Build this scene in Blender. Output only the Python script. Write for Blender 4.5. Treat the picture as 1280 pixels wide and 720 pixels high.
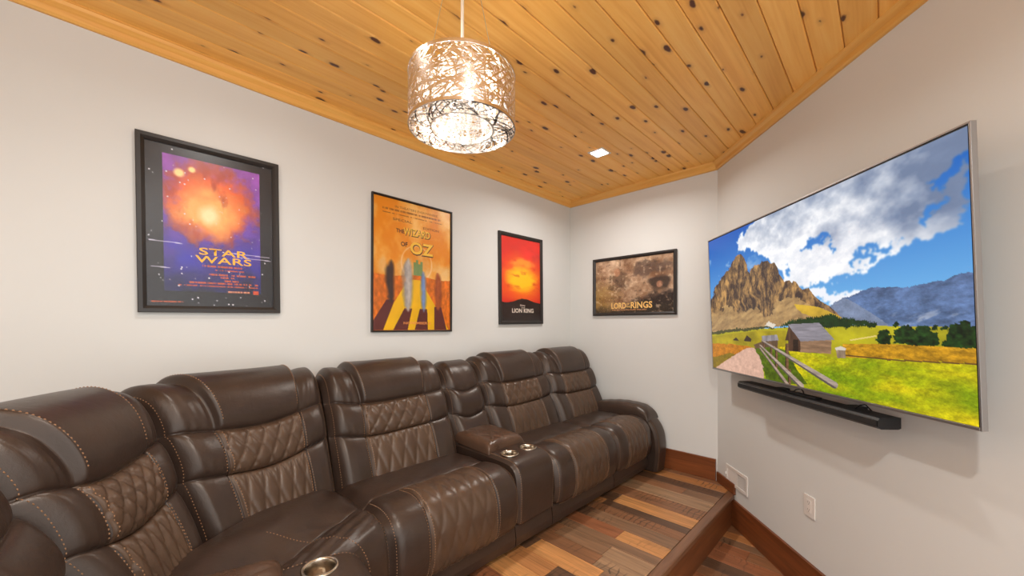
import bpy, bmesh, math, random
import numpy as np
from mathutils import Vector, Matrix

for o in list(bpy.data.objects):
    bpy.data.objects.remove(o, do_unlink=True)
SC = bpy.context.scene
COL = SC.collection
random.seed(7)

# ------------------------------------------------------------------ camera
TH = math.radians(44.3)
CAM = (2.371, -3.304, 1.458)
cd = bpy.data.cameras.new('camera'); cam = bpy.data.objects.new('camera', cd); COL.objects.link(cam)
cam.location = CAM; cam.rotation_euler = (math.pi/2, 0, TH)
cd.sensor_width = 36; cd.lens = 479/1280*36; cd.shift_y = 46/1280; cd.clip_start = .02
SC.camera = cam

# ------------------------------------------------------------------ world and exposure
w = bpy.data.worlds.new('world'); SC.world = w; w.use_nodes = True
w.node_tree.nodes['Background'].inputs[0].default_value = (1, .995, .985, 1)
w.node_tree.nodes['Background'].inputs[1].default_value = 1.65
vs = SC.view_settings
vs.view_transform = 'Standard'; vs.look = 'None'; vs.gamma = 1; vs.use_curve_mapping = False
vs.exposure = 0.47

PLAT = .225          # height of the platform the sofa stands on
CEIL = 2.74
SPOT_W = (10.0, 21.0, 4.5, 9.0)        # watts of the recessed downlight and the added unseen ones
PENDANT_W = 5.0

# ------------------------------------------------------------------ helpers
def lin(c):
    out = []
    for v in c:
        v = v/255.0
        out.append(v/12.92 if v <= .04045 else ((v+.055)/1.055)**2.4)
    return tuple(out)

def new_mat(name):
    m = bpy.data.materials.new(name); m.use_nodes = True
    nt = m.node_tree
    return m, nt, nt.nodes['Principled BSDF']

def N(nt, t, **kw):
    n = nt.nodes.new(t)
    for k, v in kw.items():
        if k.startswith('i_'):
            key = k[2:].replace('_', ' ')
            n.inputs[key].default_value = v
        else:
            setattr(n, k, v)
    return n

def L(nt, a, b): nt.links.new(a, b)

def ramp(nt, stops):
    r = nt.nodes.new('ShaderNodeValToRGB')
    e = r.color_ramp.elements
    e[0].position = stops[0][0]; e[0].color = (*stops[0][1], 1)
    e[1].position = stops[-1][0]; e[1].color = (*stops[-1][1], 1)
    for p, c in stops[1:-1]:
        x = e.new(p); x.color = (*c, 1)
    return r

def simple(name, rgb, rough=.5, metal=0.0, spec=.5, coat=0.0):
    m, nt, b = new_mat(name)
    b.inputs['Base Color'].default_value = (*lin(rgb), 1)
    b.inputs['Roughness'].default_value = rough
    b.inputs['Metallic'].default_value = metal
    b.inputs['Specular IOR Level'].default_value = spec
    b.inputs['Coat Weight'].default_value = coat
    tc = N(nt, 'ShaderNodeTexCoord')
    nz = N(nt, 'ShaderNodeTexNoise', i_Scale=60.0, i_Detail=2.0)
    L(nt, tc.outputs['Object'], nz.inputs['Vector'])
    mr = N(nt, 'ShaderNodeMapRange'); mr.inputs[3].default_value = max(0, rough-.04); mr.inputs[4].default_value = rough+.04
    L(nt, nz.outputs['Fac'], mr.inputs[0]); L(nt, mr.outputs[0], b.inputs['Roughness'])
    return m

# ---- materials
def mat_wall():
    m, nt, b = new_mat('wall_paint')
    tc = N(nt, 'ShaderNodeTexCoord')
    n1 = N(nt, 'ShaderNodeTexNoise', i_Scale=1.2, i_Detail=3.0)
    L(nt, tc.outputs['Object'], n1.inputs['Vector'])
    r = ramp(nt, [(0.3, lin((213, 213, 209))), (.7, lin((217, 217, 213)))])
    L(nt, n1.outputs['Fac'], r.inputs[0]); L(nt, r.outputs[0], b.inputs['Base Color'])
    n2 = N(nt, 'ShaderNodeTexNoise', i_Scale=220.0, i_Detail=2.0)
    L(nt, tc.outputs['Object'], n2.inputs['Vector'])
    bp = N(nt, 'ShaderNodeBump', i_Strength=.05, i_Distance=.002)
    L(nt, n2.outputs['Fac'], bp.inputs['Height']); L(nt, bp.outputs[0], b.inputs['Normal'])
    b.inputs['Roughness'].default_value = .7
    b.inputs['Specular IOR Level'].default_value = .25
    return m

def mat_pine(name, axis=1, knots=True, dark=1.0, rot=0.0):
    """golden pine, grain along axis; tint varies by object"""
    m, nt, b = new_mat(name)
    tc = N(nt, 'ShaderNodeTexCoord'); oi = N(nt, 'ShaderNodeObjectInfo')
    off = N(nt, 'ShaderNodeVectorMath', operation='SCALE'); off.inputs[0].default_value = (13.1, 37.7, 5.3)
    L(nt, oi.outputs['Random'], off.inputs['Scale'])
    ad = N(nt, 'ShaderNodeVectorMath', operation='ADD')
    rm = N(nt, 'ShaderNodeMapping'); rm.inputs['Rotation'].default_value = (0, 0, rot); L(nt, tc.outputs['Object'], rm.inputs['Vector'])
    L(nt, rm.outputs[0], ad.inputs[0]); L(nt, off.outputs[0], ad.inputs[1])
    mp = N(nt, 'ShaderNodeMapping')
    sc = [26, 26, 26]; sc[axis] = 1.1
    mp.inputs['Scale'].default_value = sc
    L(nt, ad.outputs[0], mp.inputs['Vector'])
    n1 = N(nt, 'ShaderNodeTexNoise', i_Scale=1.0, i_Detail=5.0, i_Roughness=.6, i_Distortion=.8)
    L(nt, mp.outputs[0], n1.inputs['Vector'])
    r = ramp(nt, [(.3, lin((234*dark, 166*dark, 76*dark))), (.5, lin((246*dark, 184*dark, 92*dark))), (.75, lin((251*dark, 198*dark, 110*dark)))])
    L(nt, n1.outputs['Fac'], r.inputs[0])
    # per board tint
    hs = N(nt, 'ShaderNodeHueSaturation')
    mr = N(nt, 'ShaderNodeMapRange'); mr.inputs[3].default_value = .88; mr.inputs[4].default_value = 1.08
    L(nt, oi.outputs['Random'], mr.inputs[0]); L(nt, mr.outputs[0], hs.inputs['Value'])
    L(nt, r.outputs[0], hs.inputs['Color'])
    out = hs.outputs[0]
    if knots:
        mk2 = N(nt, 'ShaderNodeMapping'); s2 = [9.5, 9.5, 9.5]; s2[axis] = 4.6
        mk2.inputs['Scale'].default_value = s2
        L(nt, ad.outputs[0], mk2.inputs['Vector'])
        # wobble
        nw = N(nt, 'ShaderNodeTexNoise', i_Scale=25.0, i_Detail=2.0); L(nt, ad.outputs[0], nw.inputs['Vector'])
        wv = N(nt, 'ShaderNodeVectorMath', operation='SCALE'); wv.inputs['Scale'].default_value = .12
        L(nt, nw.outputs['Color'], wv.inputs[0])
        a2 = N(nt, 'ShaderNodeVectorMath', operation='ADD'); L(nt, mk2.outputs[0], a2.inputs[0]); L(nt, wv.outputs[0], a2.inputs[1])
        vo = N(nt, 'ShaderNodeTexVoronoi', i_Scale=1.0); vo.voronoi_dimensions = '2D'
        if axis == 0:
            pass
        L(nt, a2.outputs[0], vo.inputs['Vector'])
        sp = N(nt, 'ShaderNodeSeparateColor'); L(nt, vo.outputs['Color'], sp.inputs[0])
        # knot radius per cell, about half of the cells have none
        rr = N(nt, 'ShaderNodeMapRange'); rr.inputs[1].default_value = .42; rr.inputs[2].default_value = 1.0; rr.inputs[3].default_value = 0.0; rr.inputs[4].default_value = .13
        L(nt, sp.outputs[0], rr.inputs[0])
        sub = N(nt, 'ShaderNodeMath', operation='SUBTRACT'); L(nt, rr.outputs[0], sub.inputs[0]); L(nt, vo.outputs['Distance'], sub.inputs[1])
        kk = N(nt, 'ShaderNodeMapRange'); kk.inputs[1].default_value = -.03; kk.inputs[2].default_value = .02; L(nt, sub.outputs[0], kk.inputs[0])
        halo = N(nt, 'ShaderNodeMapRange'); halo.inputs[1].default_value = -.16; halo.inputs[2].default_value = .02; halo.inputs[4].default_value = .38; L(nt, sub.outputs[0], halo.inputs[0])
        gate = N(nt, 'ShaderNodeMath', operation='GREATER_THAN'); gate.inputs[1].default_value = .46; L(nt, sp.outputs[0], gate.inputs[0])
        k2 = N(nt, 'ShaderNodeMath', operation='MULTIPLY'); L(nt, kk.outputs[0], k2.inputs[0]); L(nt, gate.outputs[0], k2.inputs[1])
        h2 = N(nt, 'ShaderNodeMath', operation='MULTIPLY'); L(nt, halo.outputs[0], h2.inputs[0]); L(nt, gate.outputs[0], h2.inputs[1])
        mxh = N(nt, 'ShaderNodeMixRGB'); mxh.inputs[2].default_value = (*lin((176, 104, 50)), 1)
        L(nt, h2.outputs[0], mxh.inputs[0]); L(nt, out, mxh.inputs[1])
        mx = N(nt, 'ShaderNodeMixRGB'); mx.inputs[2].default_value = (*lin((84, 42, 20)), 1)
        L(nt, k2.outputs[0], mx.inputs[0]); L(nt, mxh.outputs[0], mx.inputs[1])
        out = mx.outputs[0]
    L(nt, out, b.inputs['Base Color'])
    b.inputs['Roughness'].default_value = .42
    bp = N(nt, 'ShaderNodeBump', i_Strength=.12, i_Distance=.003)
    L(nt, n1.outputs['Fac'], bp.inputs['Height']); L(nt, bp.outputs[0], b.inputs['Normal'])
    return m

def mat_floor():
    """reclaimed boards: each board's own colour comes from the object colour"""
    m, nt, b = new_mat('reclaimed_board')
    tc = N(nt, 'ShaderNodeTexCoord'); oi = N(nt, 'ShaderNodeObjectInfo')
    off = N(nt, 'ShaderNodeVectorMath', operation='SCALE'); off.inputs[0].default_value = (7.1, 17.7, 3.3)
    L(nt, oi.outputs['Random'], off.inputs['Scale'])
    ad = N(nt, 'ShaderNodeVectorMath', operation='ADD'); L(nt, tc.outputs['Object'], ad.inputs[0]); L(nt, off.outputs[0], ad.inputs[1])
    mp = N(nt, 'ShaderNodeMapping'); mp.inputs['Scale'].default_value = (2.2, 42, 20)
    L(nt, ad.outputs[0], mp.inputs['Vector'])
    n1 = N(nt, 'ShaderNodeTexNoise', i_Scale=1.0, i_Detail=7.0, i_Roughness=.68, i_Distortion=.9); L(nt, mp.outputs[0], n1.inputs['Vector'])
    r = ramp(nt, [(.25, (.42, .42, .42)), (.5, (.95, .95, .95)), (.75, (1.45, 1.42, 1.38))])
    L(nt, n1.outputs['Fac'], r.inputs[0])
    mu = N(nt, 'ShaderNodeMixRGB', blend_type='MULTIPLY'); mu.inputs[0].default_value = 1
    L(nt, oi.outputs['Color'], mu.inputs[1]); L(nt, r.outputs[0], mu.inputs[2])
    # saw marks across some boards
    wv = N(nt, 'ShaderNodeTexWave', i_Scale=9.0, i_Distortion=5.0, i_Detail=2.0); wv.inputs['Detail Scale'].default_value = 1.6
    L(nt, ad.outputs[0], wv.inputs['Vector'])
    wr = N(nt, 'ShaderNodeMapRange'); wr.inputs[1].default_value = .0; wr.inputs[2].default_value = .22; wr.inputs[3].default_value = .75; wr.inputs[4].default_value = 0
    L(nt, wv.outputs['Fac'], wr.inputs[0])
    n3 = N(nt, 'ShaderNodeTexNoise', i_Scale=3.2, i_Detail=2.0); L(nt, ad.outputs[0], n3.inputs['Vector'])
    g3 = N(nt, 'ShaderNodeMapRange'); g3.inputs[1].default_value = .55; g3.inputs[2].default_value = .66; L(nt, n3.outputs['Fac'], g3.inputs[0])
    k = N(nt, 'ShaderNodeMath', operation='MULTIPLY'); L(nt, wr.outputs[0], k.inputs[0]); L(nt, g3.outputs[0], k.inputs[1])
    mx = N(nt, 'ShaderNodeMixRGB'); mx.inputs[2].default_value = (*lin((46, 32, 24)), 1)
    L(nt, k.outputs[0], mx.inputs[0]); L(nt, mu.outputs[0], mx.inputs[1])
    L(nt, mx.outputs[0], b.inputs['Base Color'])
    b.inputs['Roughness'].default_value = .4
    bp = N(nt, 'ShaderNodeBump', i_Strength=.15, i_Distance=.003)
    L(nt, n1.outputs['Fac'], bp.inputs['Height']); L(nt, bp.outputs[0], b.inputs['Normal'])
    return m

def mat_stained(name, axis, c0, c1, rot=0.0):
    m, nt, b = new_mat(name)
    tc = N(nt, 'ShaderNodeTexCoord'); mp = N(nt, 'ShaderNodeMapping')
    sc = [22, 22, 22]; sc[axis] = 1.6
    rm = N(nt, 'ShaderNodeMapping'); rm.inputs['Rotation'].default_value = (0, 0, rot); L(nt, tc.outputs['Object'], rm.inputs['Vector'])
    mp.inputs['Scale'].default_value = sc; L(nt, rm.outputs[0], mp.inputs['Vector'])
    n1 = N(nt, 'ShaderNodeTexNoise', i_Scale=1.0, i_Detail=6.0, i_Roughness=.6, i_Distortion=1.2); L(nt, mp.outputs[0], n1.inputs['Vector'])
    r = ramp(nt, [(.3, lin(c0)), (.7, lin(c1))]); L(nt, n1.outputs['Fac'], r.inputs[0])
    L(nt, r.outputs[0], b.inputs['Base Color'])
    b.inputs['Roughness'].default_value = .38
    return m

def mat_leather(name, c0, c1, rough=.33):
    m, nt, b = new_mat(name)
    tc = N(nt, 'ShaderNodeTexCoord')
    n1 = N(nt, 'ShaderNodeTexNoise', i_Scale=7.0, i_Detail=4.0, i_Roughness=.55); L(nt, tc.outputs['Object'], n1.inputs['Vector'])
    r = ramp(nt, [(.3, lin(c0)), (.7, lin(c1))]); L(nt, n1.outputs['Fac'], r.inputs[0]); L(nt, r.outputs[0], b.inputs['Base Color'])
    mr = N(nt, 'ShaderNodeMapRange'); mr.inputs[3].default_value = rough-.06; mr.inputs[4].default_value = rough+.08
    L(nt, n1.outputs['Fac'], mr.inputs[0]); L(nt, mr.outputs[0], b.inputs['Roughness'])
    vo = N(nt, 'ShaderNodeTexVoronoi', i_Scale=420.0); L(nt, tc.outputs['Object'], vo.inputs['Vector'])
    n2 = N(nt, 'ShaderNodeTexNoise', i_Scale=22.0, i_Detail=3.0, i_Distortion=1.5); L(nt, tc.outputs['Object'], n2.inputs['Vector'])
    b1 = N(nt, 'ShaderNodeBump', i_Strength=.12, i_Distance=.0012); L(nt, vo.outputs['Distance'], b1.inputs['Height'])
    b2 = N(nt, 'ShaderNodeBump', i_Strength=.10, i_Distance=.01); L(nt, n2.outputs['Fac'], b2.inputs['Height']); L(nt, b1.outputs[0], b2.inputs['Normal'])
    L(nt, b2.outputs[0], b.inputs['Normal'])
    b.inputs['Specular IOR Level'].default_value = .5; b.inputs['Specular Tint'].default_value = (1, .92, .84, 1)
    return m

def mat_print(name, rough=.35):
    m, nt, b = new_mat(name)
    at = N(nt, 'ShaderNodeAttribute', attribute_name='ink')
    L(nt, at.outputs['Color'], b.inputs['Base Color'])
    b.inputs['Roughness'].default_value = rough
    return m

def mat_screen():
    m, nt, b = new_mat('lit_screen')
    at = N(nt, 'ShaderNodeAttribute', attribute_name='ink')
    b.inputs['Base Color'].default_value = (.01, .01, .01, 1)
    L(nt, at.outputs['Color'], b.inputs['Emission Color'])
    b.inputs['Emission Strength'].default_value = .74
    b.inputs['Roughness'].default_value = .25
    b.inputs['Specular IOR Level'].default_value = .2
    return m

def mat_glow(name, rgb, s):
    m, nt, b = new_mat(name)
    b.inputs['Base Color'].default_value = (.8, .8, .8, 1)
    b.inputs['Emission Color'].default_value = (*rgb, 1); b.inputs['Emission Strength'].default_value = s
    return m

def mat_pane(name, gloss=.04):
    m = bpy.data.materials.new(name); m.use_nodes = True; nt = m.node_tree
    nt.nodes.clear()
    o = N(nt, 'ShaderNodeOutputMaterial'); t = N(nt, 'ShaderNodeBsdfTransparent'); g = N(nt, 'ShaderNodeBsdfGlossy'); g.inputs['Roughness'].default_value = .3
    mx = N(nt, 'ShaderNodeMixShader'); fr = N(nt, 'ShaderNodeLayerWeight'); pw = N(nt, 'ShaderNodeMath', operation='POWER'); pw.inputs[1].default_value = 5.0
    ma = N(nt, 'ShaderNodeMath', operation='MULTIPLY_ADD'); ma.inputs[1].default_value = .2; ma.inputs[2].default_value = .008
    L(nt, fr.outputs['Facing'], pw.inputs[0]); L(nt, pw.outputs[0], ma.inputs[0]); L(nt, ma.outputs[0], mx.inputs[0]); L(nt, t.outputs[0], mx.inputs[1]); L(nt, g.outputs[0], mx.inputs[2]); L(nt, mx.outputs[0], o.inputs[0])
    return m

def mat_crystal():
    m = bpy.data.materials.new('crystal'); m.use_nodes = True; nt = m.node_tree
    nt.nodes.clear()
    o = N(nt, 'ShaderNodeOutputMaterial'); t = N(nt, 'ShaderNodeBsdfTransparent'); g = N(nt, 'ShaderNodeBsdfGlossy'); g.inputs['Roughness'].default_value = .05
    tl = N(nt, 'ShaderNodeBsdfTranslucent'); tl.inputs[0].default_value = (1, .95, .88, 1)
    m1 = N(nt, 'ShaderNodeMixShader'); m1.inputs[0].default_value = .06
    L(nt, t.outputs[0], m1.inputs[1]); L(nt, tl.outputs[0], m1.inputs[2])
    mx = N(nt, 'ShaderNodeMixShader'); mx.inputs[0].default_value = .3
    L(nt, m1.outputs[0], mx.inputs[1]); L(nt, g.outputs[0], mx.inputs[2]); L(nt, mx.outputs[0], o.inputs[0])
    return m

M = dict(
    wall=mat_wall(), pine=mat_pine('knotty_pine'), pine_trim_y=mat_pine('pine_trim_along', 1, False, .94), pine_trim_x=mat_pine('pine_trim_across', 0, False, .94),
    pine_trim_tv=mat_pine('pine_trim_angled', 1, False, .94, math.radians(137.7)),
    floor=mat_floor(),
    base_x=mat_stained('stained_baseboard', 0, (96, 50, 24), (136, 76, 38)),
    base_tv=mat_stained('stained_baseboard_angled', 1, (90, 48, 24), (134, 74, 38), math.radians(137.7)),
    nosing=mat_stained('stained_nosing', 1, (98, 66, 46), (132, 94, 68)),
    base_y=mat_stained('stained_step', 1, (92, 52, 27), (130, 76, 42)),
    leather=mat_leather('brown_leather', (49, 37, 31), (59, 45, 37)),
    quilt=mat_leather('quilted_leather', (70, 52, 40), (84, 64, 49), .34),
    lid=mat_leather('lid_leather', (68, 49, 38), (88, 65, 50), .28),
    thread=simple('tan_thread', (148, 110, 78), .7),
    dark=simple('dark_gap', (18, 14, 12), .8),
    steel=simple('brushed_steel', (196, 184, 168), .22, 1.0),
    chrome=simple('champagne_chrome', (228, 220, 212), .2, 1.0),
    frame=simple('black_frame', (38, 33, 30), .4),
    print=mat_print('poster_print'), screen=mat_screen(), pane=mat_pane('poster_glazing'),
    silver=simple('tv_silver', (168, 166, 166), .32, .85),
    black=simple('black_plastic', (20, 20, 21), .45), grille=simple('black_grille', (30, 29, 29), .7),
    white=simple('white_plastic', (226, 220, 213), .4), grey=simple('recess_shade_grey', (126, 121, 114), .6),
    slot=simple('outlet_slot', (120, 112, 104), .7),
    wire=simple('hanging_wire', (205, 195, 180), .3, .9), cord=simple('clear_cord', (236, 226, 210), .35),
    crystal=mat_crystal(), bulb=mat_glow('bulb_glow', (1, .86, .68), 4.0), lens=mat_glow('lens_glow', (1, .95, .88), 20.0),
)
TEXTM = {}
def text_mat(rgb):
    if rgb not in TEXTM:
        TEXTM[rgb] = simple('ink_%02x%02x%02x' % rgb, rgb, .5)
    return TEXTM[rgb]

# ---- objects
def tag(o, label=None, cat=None, group=None, kind=None):
    if label: o['label'] = label
    if cat: o['category'] = cat
    if group: o['group'] = group
    if kind: o['kind'] = kind
    return o

def empty(name, loc):
    o = bpy.data.objects.new(name, None); COL.objects.link(o); o.location = loc; o.empty_display_size = .1
    return o

def parent_to(o, p):
    if p is not None:
        o.parent = p
        t = Vector((0, 0, 0)); q = p
        while q is not None:
            t += q.location; q = q.parent
            # children meshes sit at their own zero, so only the root's offset counts
        o.matrix_parent_inverse = Matrix.Translation(-root_loc(p))
    return o

def root_loc(p):
    # world translation of p (no rotations are used on parents)
    m = p.matrix_parent_inverse @ Matrix.Translation(p.location) if p.parent else Matrix.Translation(p.location)
    q = p.parent
    while q is not None:
        m = (q.matrix_parent_inverse @ Matrix.Translation(q.location) if q.parent else Matrix.Translation(q.location)) @ m
        q = q.parent
    return m.translation

def mk(name, verts, faces, mat, parent=None, smooth=False):
    me = bpy.data.meshes.new(name)
    me.from_pydata([tuple(map(float, v)) for v in verts], [], [tuple(map(int, f)) for f in faces]); me.update()
    if smooth:
        me.polygons.foreach_set('use_smooth', [True]*len(me.polygons))
    me.materials.append(mat)
    o = bpy.data.objects.new(name, me); COL.objects.link(o)
    return parent_to(o, parent)

def mk_bm(name, bm, mat, parent=None, smooth=False):
    bmesh.ops.recalc_face_normals(bm, faces=bm.faces)
    me = bpy.data.meshes.new(name); bm.to_mesh(me); bm.free()
    if smooth:
        me.polygons.foreach_set('use_smooth', [True]*len(me.polygons))
    me.materials.append(mat)
    o = bpy.data.objects.new(name, me); COL.objects.link(o)
    return parent_to(o, parent)

class Fr:
    """a frame: point o, axes u (right), v (up), n (towards the viewer)"""
    def __init__(s, o, u, v, n):
        s.o = Vector(o); s.u = Vector(u).normalized(); s.v = Vector(v).normalized(); s.n = Vector(n).normalized()
    def p(s, a, b, c=0): return s.o + s.u*a + s.v*b + s.n*c

WORLD = Fr((0, 0, 0), (1, 0, 0), (0, 1, 0), (0, 0, 1))
def add_box(bm, fr, a0, a1, b0, b1, c0, c1, bev=0, seg=2):
    vs = [bm.verts.new(fr.p(a, b, c)) for c in (c0, c1) for b in (b0, b1) for a in (a0, a1)]
    fs = [bm.faces.new([vs[i] for i in f]) for f in ((0, 2, 3, 1), (4, 5, 7, 6), (0, 1, 5, 4), (2, 6, 7, 3), (0, 4, 6, 2), (1, 3, 7, 5))]
    if bev:
        ed = list({e for f in fs for e in f.edges})
        bmesh.ops.bevel(bm, geom=ed, offset=bev, segments=seg, affect='EDGES', profile=.6)

def box(name, fr, a0, a1, b0, b1, c0, c1, mat, parent=None, bev=0, smooth=False, seg=2):
    bm = bmesh.new(); add_box(bm, fr, a0, a1, b0, b1, c0, c1, bev, seg)
    return mk_bm(name, bm, mat, parent, smooth)

def add_tube(bm, pts, r, k=8, cap=True):
    pts = [Vector(p) for p in pts]
    rings = []
    for i, p in enumerate(pts):
        t = (pts[min(i+1, len(pts)-1)] - pts[max(i-1, 0)]).normalized()
        a = t.orthogonal().normalized() if i == 0 else (rings_a - t*rings_a.dot(t)).normalized()
        rings_a = a
        b = t.cross(a)
        rr = r[i] if isinstance(r, (list, tuple)) else r
        rings.append([bm.verts.new(p + (a*math.cos(2*math.pi*j/k) + b*math.sin(2*math.pi*j/k))*rr) for j in range(k)])
    for i in range(len(rings)-1):
        for j in range(k):
            bm.faces.new([rings[i][j], rings[i][(j+1) % k], rings[i+1][(j+1) % k], rings[i+1][j]])
    if cap:
        bm.faces.new(rings[0][::-1]); bm.faces.new(rings[-1])

def add_lathe(bm, c, prof, k=32):
    c = Vector(c); rings = []
    for r, z in prof:
        rings.append([bm.verts.new(c + Vector((r*math.cos(2*math.pi*j/k), r*math.sin(2*math.pi*j/k), z))) for j in range(k)])
    for i in range(len(rings)-1):
        for j in range(k):
            bm.faces.new([rings[i][j], rings[i][(j+1) % k], rings[i+1][(j+1) % k], rings[i+1][j]])
    return rings

def prism(name, poly, z0, z1, mat, parent=None, bev=0):
    """vertical prism over a polygon (counter-clockwise from above)"""
    bm = bmesh.new()
    lo = [bm.verts.new((x, y, z0)) for x, y in poly]; hi = [bm.verts.new((x, y, z1)) for x, y in poly]
    n = len(poly)
    bm.faces.new(lo[::-1]); top = bm.faces.new(hi)
    for i in range(n):
        bm.faces.new([lo[i], lo[(i+1) % n], hi[(i+1) % n], hi[i]])
    if bev:
        bmesh.ops.bevel(bm, geom=list(top.edges), offset=bev, segments=1, affect='EDGES')
    return mk_bm(name, bm, mat, parent)

def clip(poly, px, py, nx, ny):
    """keep the side where (p - P).n >= 0"""
    out = []
    for i in range(len(poly)):
        a, b = poly[i], poly[(i+1) % len(poly)]
        da = (a[0]-px)*nx + (a[1]-py)*ny; db = (b[0]-px)*nx + (b[1]-py)*ny
        if da >= 0: out.append(a)
        if (da >= 0) != (db >= 0):
            t = da/(da-db); out.append((a[0]+(b[0]-a[0])*t, a[1]+(b[1]-a[1])*t))
    return out

# ------------------------------------------------------------------ the room
C2 = Vector((1.419, 0, 0))
TU = Vector((.673, -.739, 0)).normalized(); TN = Vector((TU.y, -TU.x, 0))     # along the TV wall, into the room
if TN.x > 0: TN = -TN
TVL = 3.0
C3 = C2 + TU*TVL
YB = -5.0; XR = C3.x
def tv_y(x): return 0.0 if x <= C2.x else -(x-C2.x)*(.739/.673)
F_LEFT = Fr((0, 0, 0), (0, 1, 0), (0, 0, 1), (1, 0, 0))
F_END = Fr((0, 0, 0), (1, 0, 0), (0, 0, 1), (0, -1, 0))
F_TV = Fr(C2, TU, (0, 0, 1), TN)

T = .12
W = M['wall']
outline = [(0, 0), (0, YB), (XR, YB), (XR, C3.y), (C2.x, 0)]   # ccw from above
def S(o): return tag(o, kind='structure')
ZT = CEIL + .03
wl = S(box('wall_left', F_LEFT, YB, T, 0, ZT, -T, 0, W))
we = S(prism('wall_end', [(0, 0), (C2.x, 0), (C2.x + T*.42, T), (0, T)], 0, ZT, W))
q0, q1 = C2, C3
wt = S(prism('wall_right', [(q0.x, q0.y), (q1.x, q1.y), (q1.x - TN.x*T, q1.y - TN.y*T), (q0.x + T*.42, T)], 0, ZT, W))
# room left open behind camera for fill light; added unseen stub shades left wall
wb = S(box('wall_back_shield', WORLD, -T, 1.75, YB-T, YB, 0, ZT, W))
ceil = S(prism('ceiling', outline, CEIL+.012, CEIL+.05, M['pine_trim_y']))
PW = .1145
x = .0025; i = 0
X0 = 2.005 - 18*PW       # phase measured from the photograph
x = X0 + .0
while x < XR:
    a, b = max(x, 0.001), min(x+PW, XR-.001)
    if b-a > .02:
        g, c = .0012, .004
        sec = [(a+g, CEIL+.012), (a+g, CEIL+c), (a+g+c, CEIL), (b-g-c, CEIL), (b-g, CEIL+c), (b-g, CEIL+.012)]
        V = [(px, YB+.001, z) for px, z in sec] + [(px, tv_y(px)-.001, z) for px, z in sec]
        n = 6
        Fc = [tuple(range(n)), tuple(range(2*n-1, n-1, -1))] + [(k, n+k, n+(k+1) % n, (k+1) % n) for k in range(n)]
        bm = bmesh.new(); vv = [bm.verts.new(p) for p in V]
        for f in Fc: bm.faces.new([vv[k] for k in f])
        mk_bm('ceiling_plank', bm, M['pine'], ceil)
    x += PW

# ceiling trim: a stepped cove along each wall
def cove(name, fr, a0, a1, mat, z1=CEIL):
    sec = [(0.0, z1-.058), (.012, z1-.058), (.02, z1-.05), (.024, z1-.03), (.04, z1-.014), (.044, z1), (0.0, z1)]
    bm = bmesh.new()
    A = [bm.verts.new(fr.p(a0[0] + a0[1]*c, z, c+.0005)) for c, z in sec]
    B = [bm.verts.new(fr.p(a1[0] + a1[1]*c, z, c+.0005)) for c, z in sec]
    n = len(sec)
    bm.faces.new(A); bm.faces.new(B[::-1])
    for k in range(n): bm.faces.new([A[k], B[k], B[(k+1) % n], A[(k+1) % n]])
    return S(mk_bm(name, bm, mat))
cove('trim_1', F_LEFT, (YB, 0), (0, -1), M['pine_trim_y'])
cove('trim_2', F_END, (0, 1), (C2.x, -.44), M['pine_trim_x'])
cove('trim_3', F_TV, (0, .44), (TVL, 0), M['pine_trim_tv'])

# ---- floors
XE0, XE1 = 1.53, 1.582            # nosing
floor = S(prism('floor', outline, -.06, -.02, M['dark']))
plat = S(prism('floor_platform', clip([(0.003, YB+.003), (XE0+.02, YB+.003), (XE0+.02, -.003), (0.003, -.003)], C2.x-.003, -.003, TN.x, TN.y), -.018, PLAT-.02, M['dark']))
TAN, GOLD, RED, BRN, DRK, GRY, LGR = (174, 118, 70), (190, 134, 80), (146, 92, 60), (138, 95, 64), (98, 70, 50), (132, 99, 72), (154, 121, 90)
PAL = [TAN, GOLD, RED, BRN, DRK, GRY, LGR, BRN, GRY, RED]
rows = [0, -.085, -.207, -.326, -.44, -.600, -.752, -.891, -.973, -1.068, -1.190, -1.305, -1.39, -1.498, -1.605, -1.735, -1.86]
spec = {0: [(9, BRN)], 1: [(9, TAN)], 2: [(9, DRK)], 3: [(1.30, BRN), (9, GRY)], 4: [(9, LGR)], 5: [(9, BRN)], 6: [(1.0, DRK), (9, GOLD)], 7: [(.96, TAN), (9, DRK)],
        8: [(9, BRN)], 9: [(.98, DRK), (9, GRY)], 10: [(1.25, RED), (9, GOLD)], 11: [(9, GRY)], 12: [(.96, BRN), (1.28, GRY), (9, LGR)], 13: [(1.29, BRN), (9, LGR)], 14: [(.95, DRK), (1.36, GOLD), (9, GRY)],
        15: [(.9, GRY), (1.17, TAN), (9, DRK)]}
while rows[-1] > YB + .14: rows.append(rows[-1] - random.choice((.09, .115, .125, .13)))
rows.append(YB)
def board(poly, z0, z1, colr, par):
    if len(poly) < 3: return
    o = prism('floor_board', poly, z0, z1, M['floor'], par, .0012)
    j = random.uniform(.92, 1.08)
    o.color = (*[min(1, c*j) for c in lin(colr)], 1)
def lay(rows, spec, x0, x1, z0, z1, par):
    for r in range(len(rows)-1):
        ya, yb = rows[r]-.0008, rows[r+1]+.0008
        segs = spec.get(r)
        if not segs:
            segs = []; xx = x0 + random.uniform(.2, .7)
            while xx < x1 - .2:
                segs.append((xx, random.choice(PAL))); xx += random.uniform(.4, .95)
            segs.append((9, random.choice(PAL)))
        s = x0
        for e, c in segs:
            e2 = min(e, x1)
            if e2 - s > .01:
                poly = [(s+.0008, yb), (e2-.0008, yb), (e2-.0008, ya), (s+.0008, ya)]
                board(clip(poly, C2.x+TN.x*.002, C2.y+TN.y*.002, TN.x, TN.y), z0, z1, c, par)
            s = e2
lay(rows, spec, .003, XE0, PLAT-.02, PLAT, plat)
rows2 = [-.20, -.30, -.395, -.48, -.60, -.72, -.83]
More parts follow.
